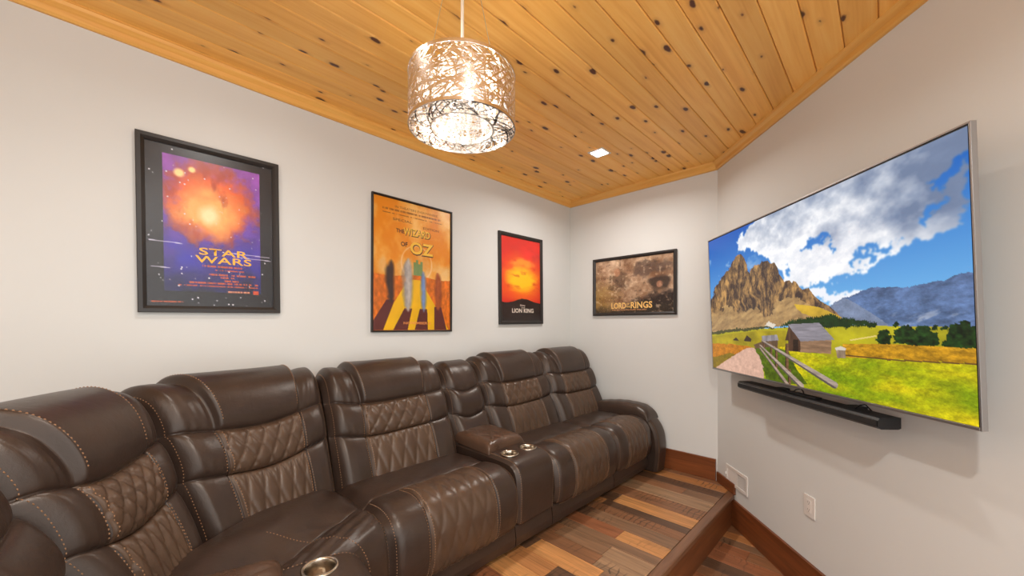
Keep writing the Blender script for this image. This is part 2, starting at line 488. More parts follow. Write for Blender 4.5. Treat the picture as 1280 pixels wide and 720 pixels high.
spec2 = {0: [(9, BRN)], 1: [(9, TAN)], 2: [(9, GRY)], 3: [(1.75, RED), (9, BRN)], 4: [(9, RED)], 5: [(9, DRK)]}
rows2 = [0.0, -.1] + rows2; spec2 = {k+2: v for k, v in spec2.items()}
while rows2[-1] > YB + .14: rows2.append(rows2[-1] - random.choice((.09, .115, .125, .13)))
rows2.append(YB)
lay(rows2, spec2, XE1-.02, XR-.003, -.02, 0, floor)

# step nosing and riser
def tvx(x, inset): # y of the TV wall at x, kept inset from it
    return C2.y + (x-C2.x)*(TU.y/TU.x) - inset/abs(TN.y)
S(prism('trim_4', [(XE0+.001, YB+.003), (XE1, YB+.003), (XE1, tvx(XE1, .002)), (XE0+.001, tvx(XE0, .002))], PLAT-.028, PLAT+.002, M['nosing'], None, .004))['label'] = 'brown stained nosing board along the platform edge'
S(prism('trim_5', [(XE0+.022, YB+.003), (XE0+.037, YB+.003), (XE0+.037, tvx(XE0+.037, .002)), (XE0+.022, tvx(XE0+.022, .002))], .0005, PLAT-.0285, M['base_y']))['label'] = 'brown stained riser board of the platform step'
# baseboards
def bboard(name, fr, a0, a1, z0, z1, mat, th=.018):
    return S(box(name, fr, a0, a1, z0, z1, .0006, th, mat, None, .003))
bboard('baseboard_left', F_LEFT, YB+.01, -.02, PLAT+.001, PLAT+.17, M['base_y'])
bboard('baseboard_end', F_END, .001, 1.408, PLAT+.001, PLAT+.17, M['base_x'])
bboard('baseboard_platform', F_TV, .012, .262, PLAT+.003, PLAT+.078, M['base_tv'], .016)
bboard('baseboard_right', F_TV, .232, TVL-.01, .001, .19, M['base_tv'])

# ------------------------------------------------------------------ lights of the room and added downlights
def recessed(xc, yc, label, watt):
    r = empty('recessed_light', (xc, yc, CEIL))
    tag(r, label, 'ceiling light', 'recessed ceiling lights')
    h = .048
    bm = bmesh.new()
    for (a0, a1, b0, b1) in ((-h-.014, h+.014, h, h+.014), (-h-.014, h+.014, -h-.014, -h), (-h-.014, -h, -h, h), (h, h+.014, -h, h)):
        add_box(bm, WORLD, xc+a0, xc+a1, yc+b0, yc+b1, CEIL-.006, CEIL-.0005)
    mk_bm('light_trim', bm, M['white'], r)
    box('lens', WORLD, xc-h, xc+h, yc-h, yc+h, CEIL-.004, CEIL-.0008, M['lens'], r)
    ld = bpy.data.lights.new('downlight', 'AREA'); ld.shape = 'SQUARE'; ld.size = .09; ld.energy = watt; ld.color = (1, .985, .965); ld.spread = math.radians(160)
    lo = bpy.data.objects.new('downlight', ld); COL.objects.link(lo); lo.location = (xc, yc, CEIL-.008)
    parent_to(lo, r)
recessed(.845, -.81, 'square recessed downlight in pine ceiling near the far corner', SPOT_W[0])
recessed(2.6, -3.1, 'unseen square downlight added in pine ceiling to light the television wall', SPOT_W[1])  # out-of-view lamp, added to brighten the television wall
recessed(1.0, -2.9, 'unseen square downlight added in pine ceiling over the corner seats to light the walls', SPOT_W[2])  # lamp out of view, added for more light on the walls
recessed(2.5, -4.6, 'unseen square downlight added far behind the sofa corner to help light the television wall', SPOT_W[3])  # added behind the view as fill towards the television wall

def pendant():
    X, Y = 1.279, -2.441
    z0, z1, R = 2.164, 2.346, .189
    t = empty('pendant_light', (X, Y, CEIL))
    tag(t, 'chrome drum pendant light with cut lattice shade and crystal strands', 'pendant light')
    rnd = random.Random(3)
    c = Vector((X, Y, 0))
    bm = bmesh.new()
    add_lathe(bm, c, [(0, CEIL), (.06, CEIL), (.06, CEIL-.010), (.05, CEIL-.016), (0, CEIL-.016)], 32)
    mk_bm('canopy', bm, M['chrome'], t, True)
    bm = bmesh.new(); add_tube(bm, [(X, Y, CEIL-.01), (X, Y, z1-.02)], .006, 8); mk_bm('cord', bm, M['cord'], t, True)
    for k in range(3):
        a = math.radians(20 + 120*k)
        bm = bmesh.new(); add_tube(bm, [(X+.05*math.cos(a), Y+.05*math.sin(a), CEIL-.012), (X+.13*math.cos(a), Y+.13*math.sin(a), z1-.004)], .0013, 6)
        mk_bm('suspension_wire', bm, M['wire'], t)
    def strip(bm, f, n, wd, th=.0008, outn=None):
        """flat ribbon following f(t) on a surface with normal outn(p)"""
        prev = None
        pts = [f(i/(n-1)) for i in range(n)]
        for i in range(n):
            p = pts[i]; tn = (pts[min(i+1, n-1)] - pts[max(i-1, 0)]).normalized(); nn = outn(p)
            sd = tn.cross(nn).normalized()*wd*.5
            q = [bm.verts.new(p+sd+nn*th), bm.verts.new(p-sd+nn*th), bm.verts.new(p-sd-nn*th), bm.verts.new(p+sd-nn*th)]
            if prev:
                for j in range(4):
                    bm.faces.new([prev[j], prev[(j+1) % 4], q[(j+1) % 4], q[j]])
            else:
                bm.faces.new(q)
            prev = q
        bm.faces.new(prev[::-1])
    def drum(name, R, z0, z1, count, par):
        bm = bmesh.new()
        H = z1-z0
        for i in range(count):
            a0 = rnd.uniform(0, 2*math.pi); da = rnd.uniform(-1.3, 1.3); bow = rnd.uniform(-.35, .35)
            if rnd.random() < .7:
                za, zb = z0, z1
            else:
                za, zb = z0+rnd.uniform(0, H), z0+rnd.uniform(0, H)
            def f(u):
                a = a0 + da*u + bow*math.sin(math.pi*u); z = za+(zb-za)*u
                return Vector((X+R*math.cos(a), Y+R*math.sin(a), z))
            strip(bm, f, 14, rnd.uniform(.0022, .0056), .0007, lambda p: Vector((p.x-X, p.y-Y, 0)).normalized())
        for i in range(count//3):      # rings that wander
            a0 = rnd.uniform(0, 2*math.pi); da = rnd.uniform(1.2, 3.0); zc = rnd.uniform(z0, z1); am = rnd.uniform(.02, .07); ph = rnd.uniform(0, 6)
            def f(u):
                a = a0+da*u; z = min(z1, max(z0, zc+am*math.sin(ph+a*1.6)))
                return Vector((X+R*math.cos(a), Y+R*math.sin(a), z))
            strip(bm, f, 22, rnd.uniform(.0022, .005), .0007, lambda p: Vector((p.x-X, p.y-Y, 0)).normalized())
        o = mk_bm(name, bm, M['chrome'], par)
        return o
    d = drum('lattice_shade', R, z0, z1, 190, t)
    for z, nm in ((z0, 'rim'), (z1, 'rim')):
        bm = bmesh.new(); r = add_lathe(bm, c, [(R-.002, z-.005), (R+.002, z-.005), (R+.002, z+.005), (R-.002, z+.005), (R-.002, z-.005)], 64)
        mk_bm(nm, bm, M['chrome'], t, False)
    # lower ring plate with the same cut pattern, between outer rim and inner ring
    Ri = .113
    bm = bmesh.new()
    for i in range(130):
        a0 = rnd.uniform(0, 2*math.pi); da = rnd.uniform(-.9, .9); ra, rb = (Ri, R) if rnd.random() < .75 else (rnd.uniform(Ri, R), rnd.uniform(Ri, R))
        bow = rnd.uniform(-.2, .2)
        def f(u):
            a = a0+da*u+bow*math.sin(math.pi*u); r = ra+(rb-ra)*u
            return Vector((X+r*math.cos(a), Y+r*math.sin(a), z0))
        strip(bm, f, 8, rnd.uniform(.002, .0045), .0006, lambda p: Vector((0, 0, -1)))
    mk_bm('lattice_plate', bm, M['chrome'], t)
    bm = bmesh.new(); add_lathe(bm, c, [(Ri-.004, z0-.004), (Ri+.002, z0-.004), (Ri+.002, z0+.012), (Ri-.004, z0+.012), (Ri-.004, z0-.004)], 48)
    mk_bm('inner_ring', bm, M['chrome'], t)
    # upper plate that carries bulbs and strands
    bm = bmesh.new(); add_lathe(bm, c, [(0.0, z1-.022), (.125, z1-.022), (.125, z1-.016), (0, z1-.016)], 40)
    mk_bm('upper_plate', bm, M['chrome'], t)
    for k in range(3):
        a = math.radians(20+120*k)
        box('spoke', Fr((X, Y, 0), (math.cos(a), math.sin(a), 0), (-math.sin(a), math.cos(a), 0), (0, 0, 1)), .12, R-.002, -.006, .006, z1-.02, z1-.016, M['chrome'], t)
    # crystal strands
    n = 0
    for ring, cnt in ((.155, 26), (.10, 20), (.065, 13), (.03, 6)):
        for k in range(cnt):
            a = 2*math.pi*k/cnt + ring*7
            x, y = X+ring*math.cos(a), Y+ring*math.sin(a)
            bm = bmesh.new()
            zb = z0 + .006; zt = z1-.024
            nb = 10
            for j in range(nb):
                zc = zb + .012 + (zt-zb-.02)*j/(nb-1); rr = .0075
                top = bm.verts.new((x, y, zc+rr*1.15)); bot = bm.verts.new((x, y, zc-rr*1.15))
                mid = [bm.verts.new((x+rr*math.cos(a+q*math.pi/3), y+rr*math.sin(a+q*math.pi/3), zc)) for q in range(6)]
                for q in range(6):
                    bm.faces.new([mid[q], mid[(q+1) % 6], top]); bm.faces.new([mid[(q+1) % 6], mid[q], bot])
            mk_bm('crystal_strand', bm, M['crystal'], t)
    for k in range(5):
        a = 2*math.pi*k/5+.3; rb = .128
        bm = bmesh.new()
        p = Vector((X+rb*math.cos(a), Y+rb*math.sin(a), 0))
        add_lathe(bm, p, [(.0005, z1-.075), (.008, z1-.07), (.011, z1-.06), (.011, z1-.045), (.007, z1-.038)], 12)
        b = mk_bm('bulb', bm, M['bulb'], t, True)
        bm = bmesh.new(); add_lathe(bm, p, [(.0075, z1-.038), (.0075, z1-.016)], 12); mk_bm('bulb_socket', bm, M['chrome'], t, True)
    for k in range(5):
        a = 2*math.pi*k/5+.3
        ld = bpy.data.lights.new('pendant_glow', 'POINT'); ld.energy = PENDANT_W/5; ld.color = (1, .975, .945); ld.shadow_soft_size = .009
        lo = bpy.data.objects.new('pendant_glow', ld); COL.objects.link(lo); lo.location = (X+.128*math.cos(a), Y+.128*math.sin(a), z1-.090); parent_to(lo, t)
pendant()

# ------------------------------------------------------------------ sectional sofa
SOFA = empty('sectional_sofa', (.55, -1.7, PLAT))
tag(SOFA, 'dark brown leather sectional reclining sofa with quilted panels and cup holder consoles', 'sofa')

def catmull(P, n=40):
    P = np.array(P, float); Q = np.vstack([2*P[0]-P[1], P, 2*P[-1]-P[-2]]); out = []
    for i in range(1, len(Q)-2):
        t = np.linspace(0, 1, n, endpoint=False)[:, None]
        p0, p1, p2, p3 = Q[i-1], Q[i], Q[i+1], Q[i+2]
        out.append(.5*((2*p1)+(-p0+p2)*t+(2*p0-5*p1+4*p2-p3)*t**2+(-p0+3*p1-3*p2+p3)*t**3))
    out.append(P[-1:])
    return np.vstack(out)

class Profile:
    """side profile (forward, height); q = 1 at the marked point"""
    def __init__(s, pts, mark, sign=1):
        c = catmull(pts); d = np.r_[0, np.cumsum(np.hypot(*np.diff(c, axis=0).T))]
        qm = d[mark*40]
        s.q = d/qm; s.c = c; s.end = s.q[-1]; s.len1 = qm
        t = np.gradient(c, axis=0); t /= np.linalg.norm(t, axis=1)[:, None]
        s.n = np.stack([t[:, 1], -t[:, 0]], 1)*sign
    def at(s, q):
        q = np.clip(q, 0, s.end)
        f = lambda a: np.interp(q, s.q, a)
        nx, nz = f(s.n[:, 0]), f(s.n[:, 1]); l = np.hypot(nx, nz)+1e-9
        return f(s.c[:, 0]), f(s.c[:, 1]), nx/l, nz/l

def straight(ox, oy, ang, wl, wr, tl=0, tr=0, ref=.2):
    """map s in 0..1 and a forward distance to the floor plan; tl, tr narrow the unit towards its front"""
    f = np.array([math.cos(ang), math.sin(ang)]); r = np.array([-math.sin(ang), math.cos(ang)])
    def g(s, d):
        L_ = wl - (d-ref)*tl; R_ = wr - (d-ref)*tr
        a = -L_ + s*(L_+R_)
        return ox + f[0]*d + r[0]*a, oy + f[1]*d + r[1]*a
    return g

def pillow(x, p=.5): return np.clip(4*x*(1-x), 0, 1)**p
def sm(a, b, x):
    t = np.clip((x-a)/(b-a), 0, 1); return t*t*(3-2*t)

def grid_mesh(name, surf, S_, V_, mat, parent, flip=False, drop=None):
    ss, vv = np.meshgrid(S_, V_)
    P = surf(ss.ravel(), vv.ravel())
    ns, nv = len(S_), len(V_)
    idx = np.arange(ns*nv).reshape(nv, ns)
    F = np.stack([idx[:-1, :-1], idx[:-1, 1:], idx[1:, 1:], idx[1:, :-1]], -1).reshape(-1, 4)
    if drop is not None:
        ctr = P[F].mean(1); F = F[~drop(ctr)]
    if flip: F = F[:, ::-1]
    me = bpy.data.meshes.new(name)
    me.vertices.add(len(P)); me.vertices.foreach_set('co', P.astype(np.float32).ravel())
    me.loops.add(len(F)*4); me.polygons.add(len(F))
    me.loops.foreach_set('vertex_index', F.astype(np.int32).ravel())
    me.polygons.foreach_set('loop_start', np.arange(0, len(F)*4, 4, dtype=np.int32))
    me.polygons.foreach_set('loop_total', np.full(len(F), 4, dtype=np.int32))
    me.update(calc_edges=True); me.validate()
    me.polygons.foreach_set('use_smooth', [True]*len(me.polygons))
    me.materials.append(mat)
    o = bpy.data.objects.new(name, me); COL.objects.link(o)
    return parent_to(o, parent), P.reshape(nv, ns, 3)

def cap_mesh(name, cols, mat, parent):
    """close the two ends of a unit: a fan over each end outline"""
    for col, fl in cols:
        c = col.mean(0); V = [tuple(p) for p in col] + [tuple(c)]; n = len(col)
        mk(name, V, [((k+1) % n, k, n) if fl else (k, (k+1) % n, n) for k in range(n)], mat, parent)

def stitches(name, surf, lines, parent, ln=.0075, gap=.0045, wd=.0028, lift=.0012, sign=1):
    V = []; F = []
    for fs, n in lines:
        t = np.linspace(0, 1, n); s, v = fs(t)
        P = surf(s, v); e = 2e-3
        Ps = surf(np.clip(s+e, 0, 1), v)-surf(np.clip(s-e, 0, 1), v); Pv = surf(s, v+e)-surf(s, v-e)
        Nn = np.cross(Ps, Pv)*sign; Nn /= np.linalg.norm(Nn, axis=1)[:, None]+1e-9
        d = np.r_[0, np.cumsum(np.linalg.norm(np.diff(P, axis=0), axis=1))]
        pos = np.arange(.004, d[-1]-ln, ln+gap)
        I = lambda A, q: np.stack([np.interp(q, d, A[:, k]) for k in range(3)], 1)
        A = I(P, pos); B = I(P, pos+ln); NN = I(Nn, pos+ln/2); NN /= np.linalg.norm(NN, axis=1)[:, None]+1e-9
        Tn = B-A; Tn /= np.linalg.norm(Tn, axis=1)[:, None]+1e-9
        Sd = np.cross(Tn, NN)*wd/2
        for a, b, nn, sd in zip(A, B, NN, Sd):
            k = len(V)
            up = nn*lift; mid = (a+b)/2 + nn*(lift+.0012)
            V += [a-sd-nn*.001, a+sd-nn*.001, b+sd-nn*.001, b-sd-nn*.001, mid-sd*.6, mid+sd*.6]
            F += [(k, k+1, k+5, k+4), (k+2, k+3, k+4, k+5), (k+1, k+2, k+5), (k+3, k, k+4)]
    o = mk(name, V, F, M['thread'], parent)
    o['kind'] = 'stuff'
    return o

BACK = Profile([(.43, .34), (.395, .46), (.345, .60), (.29, .74), (.235, .86), (.175, .935), (.10, .955), (.035, .92), (.0, .80), (-.005, .5), (.0, .06)], 6)

def cluster(base, cs, w, n=3, step=.003):
    a = list(base)
    for c in cs:
        for k in range(-n, n+1): a.append(c + k*step/w)
    a = np.array(sorted(a)); a = a[(a >= 0) & (a <= 1)]
    keep = [0]
    for i in range(1, len(a)):
        if a[i]-a[keep[-1]] > .0008/w: keep.append(i)
    a = a[keep]; a[-1] = 1.0
    return a

def backrest(mp, wid, hgt=1.0, padded=True, seed=0, q1=.475, q2=.715, sm_=.055, s1=.235, s2=.765):
    """wid in metres; regions 0-1 lumbar, 1-2 middle, 2-3 head, 3-4 rear"""
    HE = 1.34
    rs = np.random.RandomState(seed); ph = rs.uniform(0, 6, 12)
    def creq(s, q0): return q0 - sm_*(1-(2*s-1)**2) + .006*np.sin(9*s+ph[0])
    def surf(s, v):
        s = np.asarray(s, float); v = np.asarray(v, float)
        c1, c2 = creq(s, q1), creq(s, q2)
        q = np.where(v < 1, c1*v, np.where(v < 2, c1+(c2-c1)*(v-1), np.where(v < 3, c2+(HE-c2)*(v-2), HE+(BACK.end-HE)*(v-3))))
        x, z, nx, nz = BACK.at(q)
        z = np.where(z > .3, .3+(z-.3)*hgt, z)
        seg = np.clip(np.where(v < 1, .32+.68*v, np.where(v < 2, v-1, np.where(v < 3, v-2, 1))), 0, 1)
        bul = pillow(seg, .42)
        e = np.minimum(s, 1-s)*wid
        edge = np.exp(-(e/.03)**2)
        front = np.where(v < 3, 1, np.exp(-((v-3)/.15)**2))
        if padded:
            y = np.where(s < s1, s/s1, np.where(s > s2, (1-s)/(1-s2), 1)); inner = (s >= s1) & (s <= s2)
            cf = np.where(inner, .8, np.clip(y*3.0, 0, 1)**.5*(1-.22*sm(.55, 1, y)))
            amp = np.where(v < 1, .034, np.where(v < 2, .036, .042))
            d = amp*bul*cf
            # wrinkles on the bolsters that fan out from the creases
            d += .0012*np.sin(30*y+5*seg+ph[1])*np.exp(-(seg/.22)**2)*(~inner)*front
            # quilting
            a = (s-s1)/(s2-s1)*5.0; hgtseg = np.where(v < 1, .21, .19)
            b = (seg+.07)*hgtseg/((s2-s1)*wid/5.0)/1.55
            qa = np.abs(np.sin(math.pi*(a*.5+b*.5)*1.0)); qb = np.abs(np.sin(math.pi*(a*.5-b*.5)*1.0))
            qa = np.abs(np.sin(math.pi*(a+b)/1.0)); qb = np.abs(np.sin(math.pi*(a-b)/1.0))
            quilt = .011*np.minimum(qa, qb)**.5
            d += np.where(inner & (v < 2), quilt*np.clip(bul*1.6, 0, 1), 0)
            # head pad stands proud of the bolsters and rolls over the top
            pad = sm(s1-.012, s1+.022, s)*(1-sm(s2-.022, s2+.012, s))
            d += np.where((v >= 2), pad*(.034*pillow(np.clip((v-2)*1.08+.03, 0, 1), .33)), 0)*front
            # seam grooves
            for sc in (s1, s2):
                d -= .010*np.exp(-((s-sc)*wid/.006)**2)*np.where(v < 2, 1, .5)*front
        else:
            y = np.minimum(s, 1-s)*2
            d = .036*bul*np.clip(y*2.2, 0, 1)**.5
            d += .002*np.sin(24*s+4*seg+ph[2])*np.exp(-(seg/.25)**2)
        d = d*front - .032*edge*front - .004*edge
        d += .0025*np.sin(7*s*wid/.7+ph[3])*np.sin(5*v+ph[4])*front
        x2 = x + d*nx; z2 = z + d*nz
        if padded:      # the head pad flares out towards its top
            w_ = .06*sm(1.95, 2.75, v)
            s = np.where(s < s1, s*(s1-w_)/s1, np.where(s > s2, 1-(1-s)*(1-s2-w_*.85)/(1-s2), s1-w_ + (s-s1)*(s2-s1+1.85*w_)/(s2-s1)))
        X, Y = mp(s, x2)
        return np.stack([X, Y, z2+PLAT], 1)
    base = np.linspace(0, 1, max(30, int(wid/.0065)))
    S_ = cluster(base, (s1, s2) if padded else (), wid)
    S_ = np.unique(np.r_[S_, [s1, s2]]) if padded else S_
    def rowset(a, b, n):     # denser near the creases
        t = np.linspace(0, 1, n); t = .5-.5*np.cos(math.pi*t); return a+(b-a)*(.6*t+.4*np.linspace(0, 1, n))
    low, mid, head, rear = rowset(0, 1, 44), rowset(1, 2, 40), rowset(2, 3, 48), np.linspace(3, 4, 10)
    allv = np.r_[low, mid[1:], head[1:], rear[1:]]
    fl = False
    root, P = grid_mesh('backrest', surf, S_ if not padded else S_[S_ <= s1], allv, M['leather'], SOFA, fl)
    cols = [(P[:, 0], False)]
    if padded:
        j = lambda a, b: None
        r2, P2 = grid_mesh('side_bolster', surf, S_[S_ >= s2], allv, M['leather'], root, fl)
        Sc = S_[(S_ >= s1) & (S_ <= s2)]
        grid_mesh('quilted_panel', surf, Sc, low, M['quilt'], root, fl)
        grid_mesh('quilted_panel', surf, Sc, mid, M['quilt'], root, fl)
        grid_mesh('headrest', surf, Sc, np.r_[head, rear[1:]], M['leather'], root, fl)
        cols.append((P2[:, -1], True))
        lines = []
        for sc, sg in ((s1, -1), (s2, 1)):
            for off in (-.011, .011):
                so = sc + off/wid
                lines.append((lambda t, so=so: (np.full_like(t, so), .06+t*.9), 120))
                lines.append((lambda t, so=so: (np.full_like(t, so), 1.04+t*.92), 120))
        lines.append((lambda t: (np.full_like(t, s1+.026), 2.06+t*.8), 140))
        lines.append((lambda t: (np.full_like(t, s2-.026), 2.06+t*.8), 140))
        lines.append((lambda t: (np.full_like(t, .022/wid), .05+t*2.75), 300))
        lines.append((lambda t: (np.full_like(t, 1-.022/wid), .05+t*2.75), 300))
    else:
        cols.append((P[:, -1], True))
        lines = [(lambda t: (np.full_like(t, .022/wid), .05+t*2.75), 300), (lambda t: (np.full_like(t, 1-.022/wid), .05+t*2.75), 300)]
    cap_mesh('back_side', cols, M['leather'], root)
    stitches('stitching', surf, lines, root)
    return surf

SEATP = Profile([(.33, .418), (.45, .430), (.56, .440), (.65, .445), (.73, .448), (.80, .447), (.865, .425), (.905, .37), (.92, .28), (.919, .23), (.91, .178), (.885, .158)], 4, -1)
def seat(mp, wid, seed=0, s1=.24, s2=.76, wedge=False, vc=.86):
    rs = np.random.RandomState(seed+50); ph = rs.uniform(0, 6, 12)
    def surf(s, v):
        s = np.asarray(s, float); v = np.asarray(v, float)
        c1 = vc - .03*(1-(2*s-1)**2) if not wedge else np.full_like(s, vc)
        q = np.where(v < 1, c1*v, c1+(SEATP.end-c1)*(v-1))
        x, z, nx, nz = SEATP.at(q)
        seg = np.clip(np.where(v < 1, .35+.65*v, v-1), 0, 1)
        e = np.minimum(s, 1-s)*wid; edge = np.exp(-(e/.028)**2)
        bul = np.where(v < 1, pillow(seg, .4)*.024, np.where(seg < .5, pillow(seg, .38), np.maximum(pillow(seg, .38), .55))*.030)
        y = np.clip(e/.10, 0, 1)
        d = bul*(.55+.45*y**.6)
        inner = (s >= s1) & (s <= s2)
        if not wedge:
            a = (s-s1)/(s2-s1)*4.5; b = seg*.47/((s2-s1)*wid/4.5)/2.3
            quilt = .008*np.minimum(np.abs(np.sin(math.pi*(a+b))), np.abs(np.sin(math.pi*(a-b))))**.6
            d += np.where(inner & (v > 1), quilt*sm(.03, .12, seg), 0)
            for sc in (s1, s2):
                d -= .009*np.exp(-((s-sc)*wid/.006)**2)*sm(1.0, 1.04, v)
        d += .003*np.sin(14*s+6*v+ph[0])*np.sin(9*v+ph[1])*np.where(v < 1, 1, .3)
        d += .0022*np.sin(30*s+3*np.sin(4*v)+ph[2])*np.exp(-((v-1.03)/.16)**2)
        d += (.0025*np.sin(60*v+8*s+ph[3])*np.exp(-((v-1.22)/.16)**2) if wedge else 0)
        d -= .026*edge
        x2, z2 = x+d*nx, z+d*nz
        if wedge: z2 = z2 + .06*np.sin(math.pi*s)**.7*(1-sm(.2, 1.0, v))
        X, Y = mp(s, x2)
        return np.stack([X, Y, z2+PLAT], 1)
    S_ = cluster(np.linspace(0, 1, max(40, int(wid/.0075))), () if wedge else (s1, s2), wid)
    if not wedge: S_ = np.unique(np.r_[S_, [s1, s2]])
    rear = np.r_[np.linspace(0, .85, 26), np.linspace(.87, 1, 14)]; frt = np.r_[np.linspace(1, 1.12, 14), np.linspace(1.13, 2, 80)]
    root, P = grid_mesh('seat_cushion', surf, S_, rear, M['leather'], SOFA, True)
    if wedge:
        fo, P2 = grid_mesh('front_roll', surf, S_, frt, M['leather'], root, True); Pl, Pr = P2[:, 0], P2[:, -1]
        L_ = [(lambda t: (np.full_like(t, .5), .5+t*1.45), 200)]
    else:
        fo, P2 = grid_mesh('footrest', surf, S_[S_ <= s1], frt, M['leather'], SOFA, True)
        f3, P3 = grid_mesh('footrest_side', surf, S_[S_ >= s2], frt, M['leather'], fo, True)
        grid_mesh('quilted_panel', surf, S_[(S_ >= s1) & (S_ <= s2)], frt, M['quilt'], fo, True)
        Pl, Pr = P2[:, 0], P3[:, -1]
        L_ = []
        for sc in (s1, s2):
            for off in (-.011, .011):
                L_.append((lambda t, so=sc+off/wid: (np.full_like(t, so), 1.05+t*.94), 200))
        L_.append((lambda t: (.06+.88*t, np.full_like(t, 1.97)), 200))
    for so in (.025/wid, 1-.025/wid):
        L_.append((lambda t, so=so: (np.full_like(t, so), 1.03+t*.95), 200))
    cap_mesh('seat_side', [(np.vstack([P[:, 0], Pl]), False), (np.vstack([P[:, -1], Pr]), True)], M['leather'], root)
    stitches('stitching', surf, L_, fo, sign=-1)
    return surf

def rail(mp, wid, d0=.10, d1=.890, z0=.03, z1=.138):
    """lower base panel with feet and the dark frame behind it"""
    bm = bmesh.new()
    n = 9
    def col(d, z): 
        ss = np.linspace(.006, .994, n); X, Y = mp(ss, np.full(n, d)); return [bm.verts.new((a, b, z+PLAT)) for a, b in zip(X, Y)]
    rings = [col(d1-.02, z1+.03), col(d1-.004, z1), col(d1+.004, (z0+z1)/2), col(d1, z0+.012), col(d1-.012, z0), col(d0, z0), col(d0, z1+.03)]
    for i in range(len(rings)):
        a, b = rings[i], rings[(i+1) % len(rings)]
        for k in range(n-1): bm.faces.new([a[k], b[k], b[k+1], a[k+1]])
    bm.faces.new([r[0] for r in rings]); bm.faces.new([r[-1] for r in rings][::-1])
    o = mk_bm('base_panel', bm, M['leather'], SOFA, False)
    for s in (.12, .88):
        for d in (d0+.06, d1-.09):
            X, Y = mp(np.array([s]), np.array([d]))
            bm = bmesh.new(); add_lathe(bm, (X[0], Y[0], PLAT), [(.0, .0), (.022, .0), (.026, .032), (0, .032)], 12); mk_bm('foot', bm, M['black'], SOFA)

def cupholder(c, parent):
    bm = bmesh.new()
    add_lathe(bm, c, [(.0535, -.002), (.054, .003), (.051, .0055), (.0445, .0045), (.0425, .001), (.041, -.03), (.0395, -.075), (.001, -.078)], 40)
    mk_bm('cup_holder', bm, M['steel'], parent, True)

CONP = Profile([(.24, .480), (.45, .486), (.66, .489), (.80, .486), (.865, .472), (.903, .43), (.915, .36), (.915, .25), (.908, .165), (.885, .146)], 4, -1)
def console(ox, oy, ang, wid, seed):
    mp = straight(ox, oy, ang, wid/2, wid/2)
    def surf(s, v):
        s = np.asarray(s, float); v = np.asarray(v, float)
        x, z, nx, nz = CONP.at(v*CONP.end)
        e = np.minimum(s, 1-s)*wid
        d = -.018*np.exp(-(e/.014)**2) + .004*pillow(s, .5) + .002*np.sin(9*v+3*s)
        X, Y = mp(s, x+d*nx)
        return np.stack([X, Y, z+d*nz+PLAT], 1)
    cups = []
    for a in (-.079, .079):
        s = .5 + a/wid; X, Y = mp(np.array([s]), np.array([.765])); cups.append((X[0], Y[0]))
    def drop(c):
        m = np.zeros(len(c), bool)
        for cx, cy in cups: m |= (np.hypot(c[:, 0]-cx, c[:, 1]-cy) < .047) & (c[:, 2] > PLAT+.40)
        return m
    S_ = np.linspace(0, 1, 66); V_ = np.linspace(0, 1, 150)
    body, P = grid_mesh('console', surf, S_, V_, M['leather'], SOFA, True, drop=drop)
    cap_mesh('console_side', [(np.vstack([P[:, 0], [P[0, 0]-[0, 0, .34]]]), False), (np.vstack([P[:, -1], [P[0, -1]-[0, 0, .34]]]), True)], M['leather'], body)
    zt = PLAT+.492
    for cx, cy in cups: cupholder((cx, cy, zt), body)
    # padded lid
    def lid(s, v):
        X, Y = mp(.015+.97*s, .30+.37*v)
        h = (np.clip(1-np.abs(2*s-1)**7, 0, 1)**.35)*(np.clip(1-np.abs(2*v-1)**9, 0, 1)**.35)
        a, b = s*3.2, v*2.6
        quilt = .0035*np.minimum(np.abs(np.sin(math.pi*(a+b))), np.abs(np.sin(math.pi*(a-b))))**.6
        z = .478 + h*(.066 + .012*np.sin(math.pi*s)*np.sin(math.pi*v) + quilt) + .012*(1-v)
        return np.stack([X, Y, z+PLAT], 1)
    t = .5-.5*np.cos(np.linspace(0, math.pi, 70)); t = .5*t+.5*np.linspace(0, 1, 70)
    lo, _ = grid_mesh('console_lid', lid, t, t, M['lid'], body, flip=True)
    stitches('stitching', surf, [(lambda t, so=so: (np.full_like(t, so), .30+t*.68), 200) for so in (.06, .94)], body, sign=-1)
    rail(mp, wid)
    return mp

# long side against the left wall
X0_ = .055
units = [(-.0775-.345, .70, 'A'), (-1.1375, .725, 'B'), (-2.1875, .745, 'C')]
for i, (yc, wd, nm) in enumerate(units):
    backrest(straight(X0_, yc, 0, wd/2, wd/2), wd, 1.0, True, i)
ya0, ya1 = -.775, -.215
seat(straight(X0_, (ya0+ya1)/2, 0, (ya1-ya0)/2, (ya1-ya0)/2), ya1-ya0, 0); rail(straight(X0_, (ya0+ya1)/2, 0, (ya1-ya0)/2, (ya1-ya0)/2), ya1-ya0)
for i, (yc, wd, nm) in enumerate(units[1:]):
    mp = straight(X0_, yc, 0, wd/2, wd/2); seat(mp, wd, i+1); rail(mp, wd)
backrest(straight(X0_, -1.6575, 0, .157, .157), .314, .985, False, 11)
console(X0_, -1.6575, 0, .314, 0)

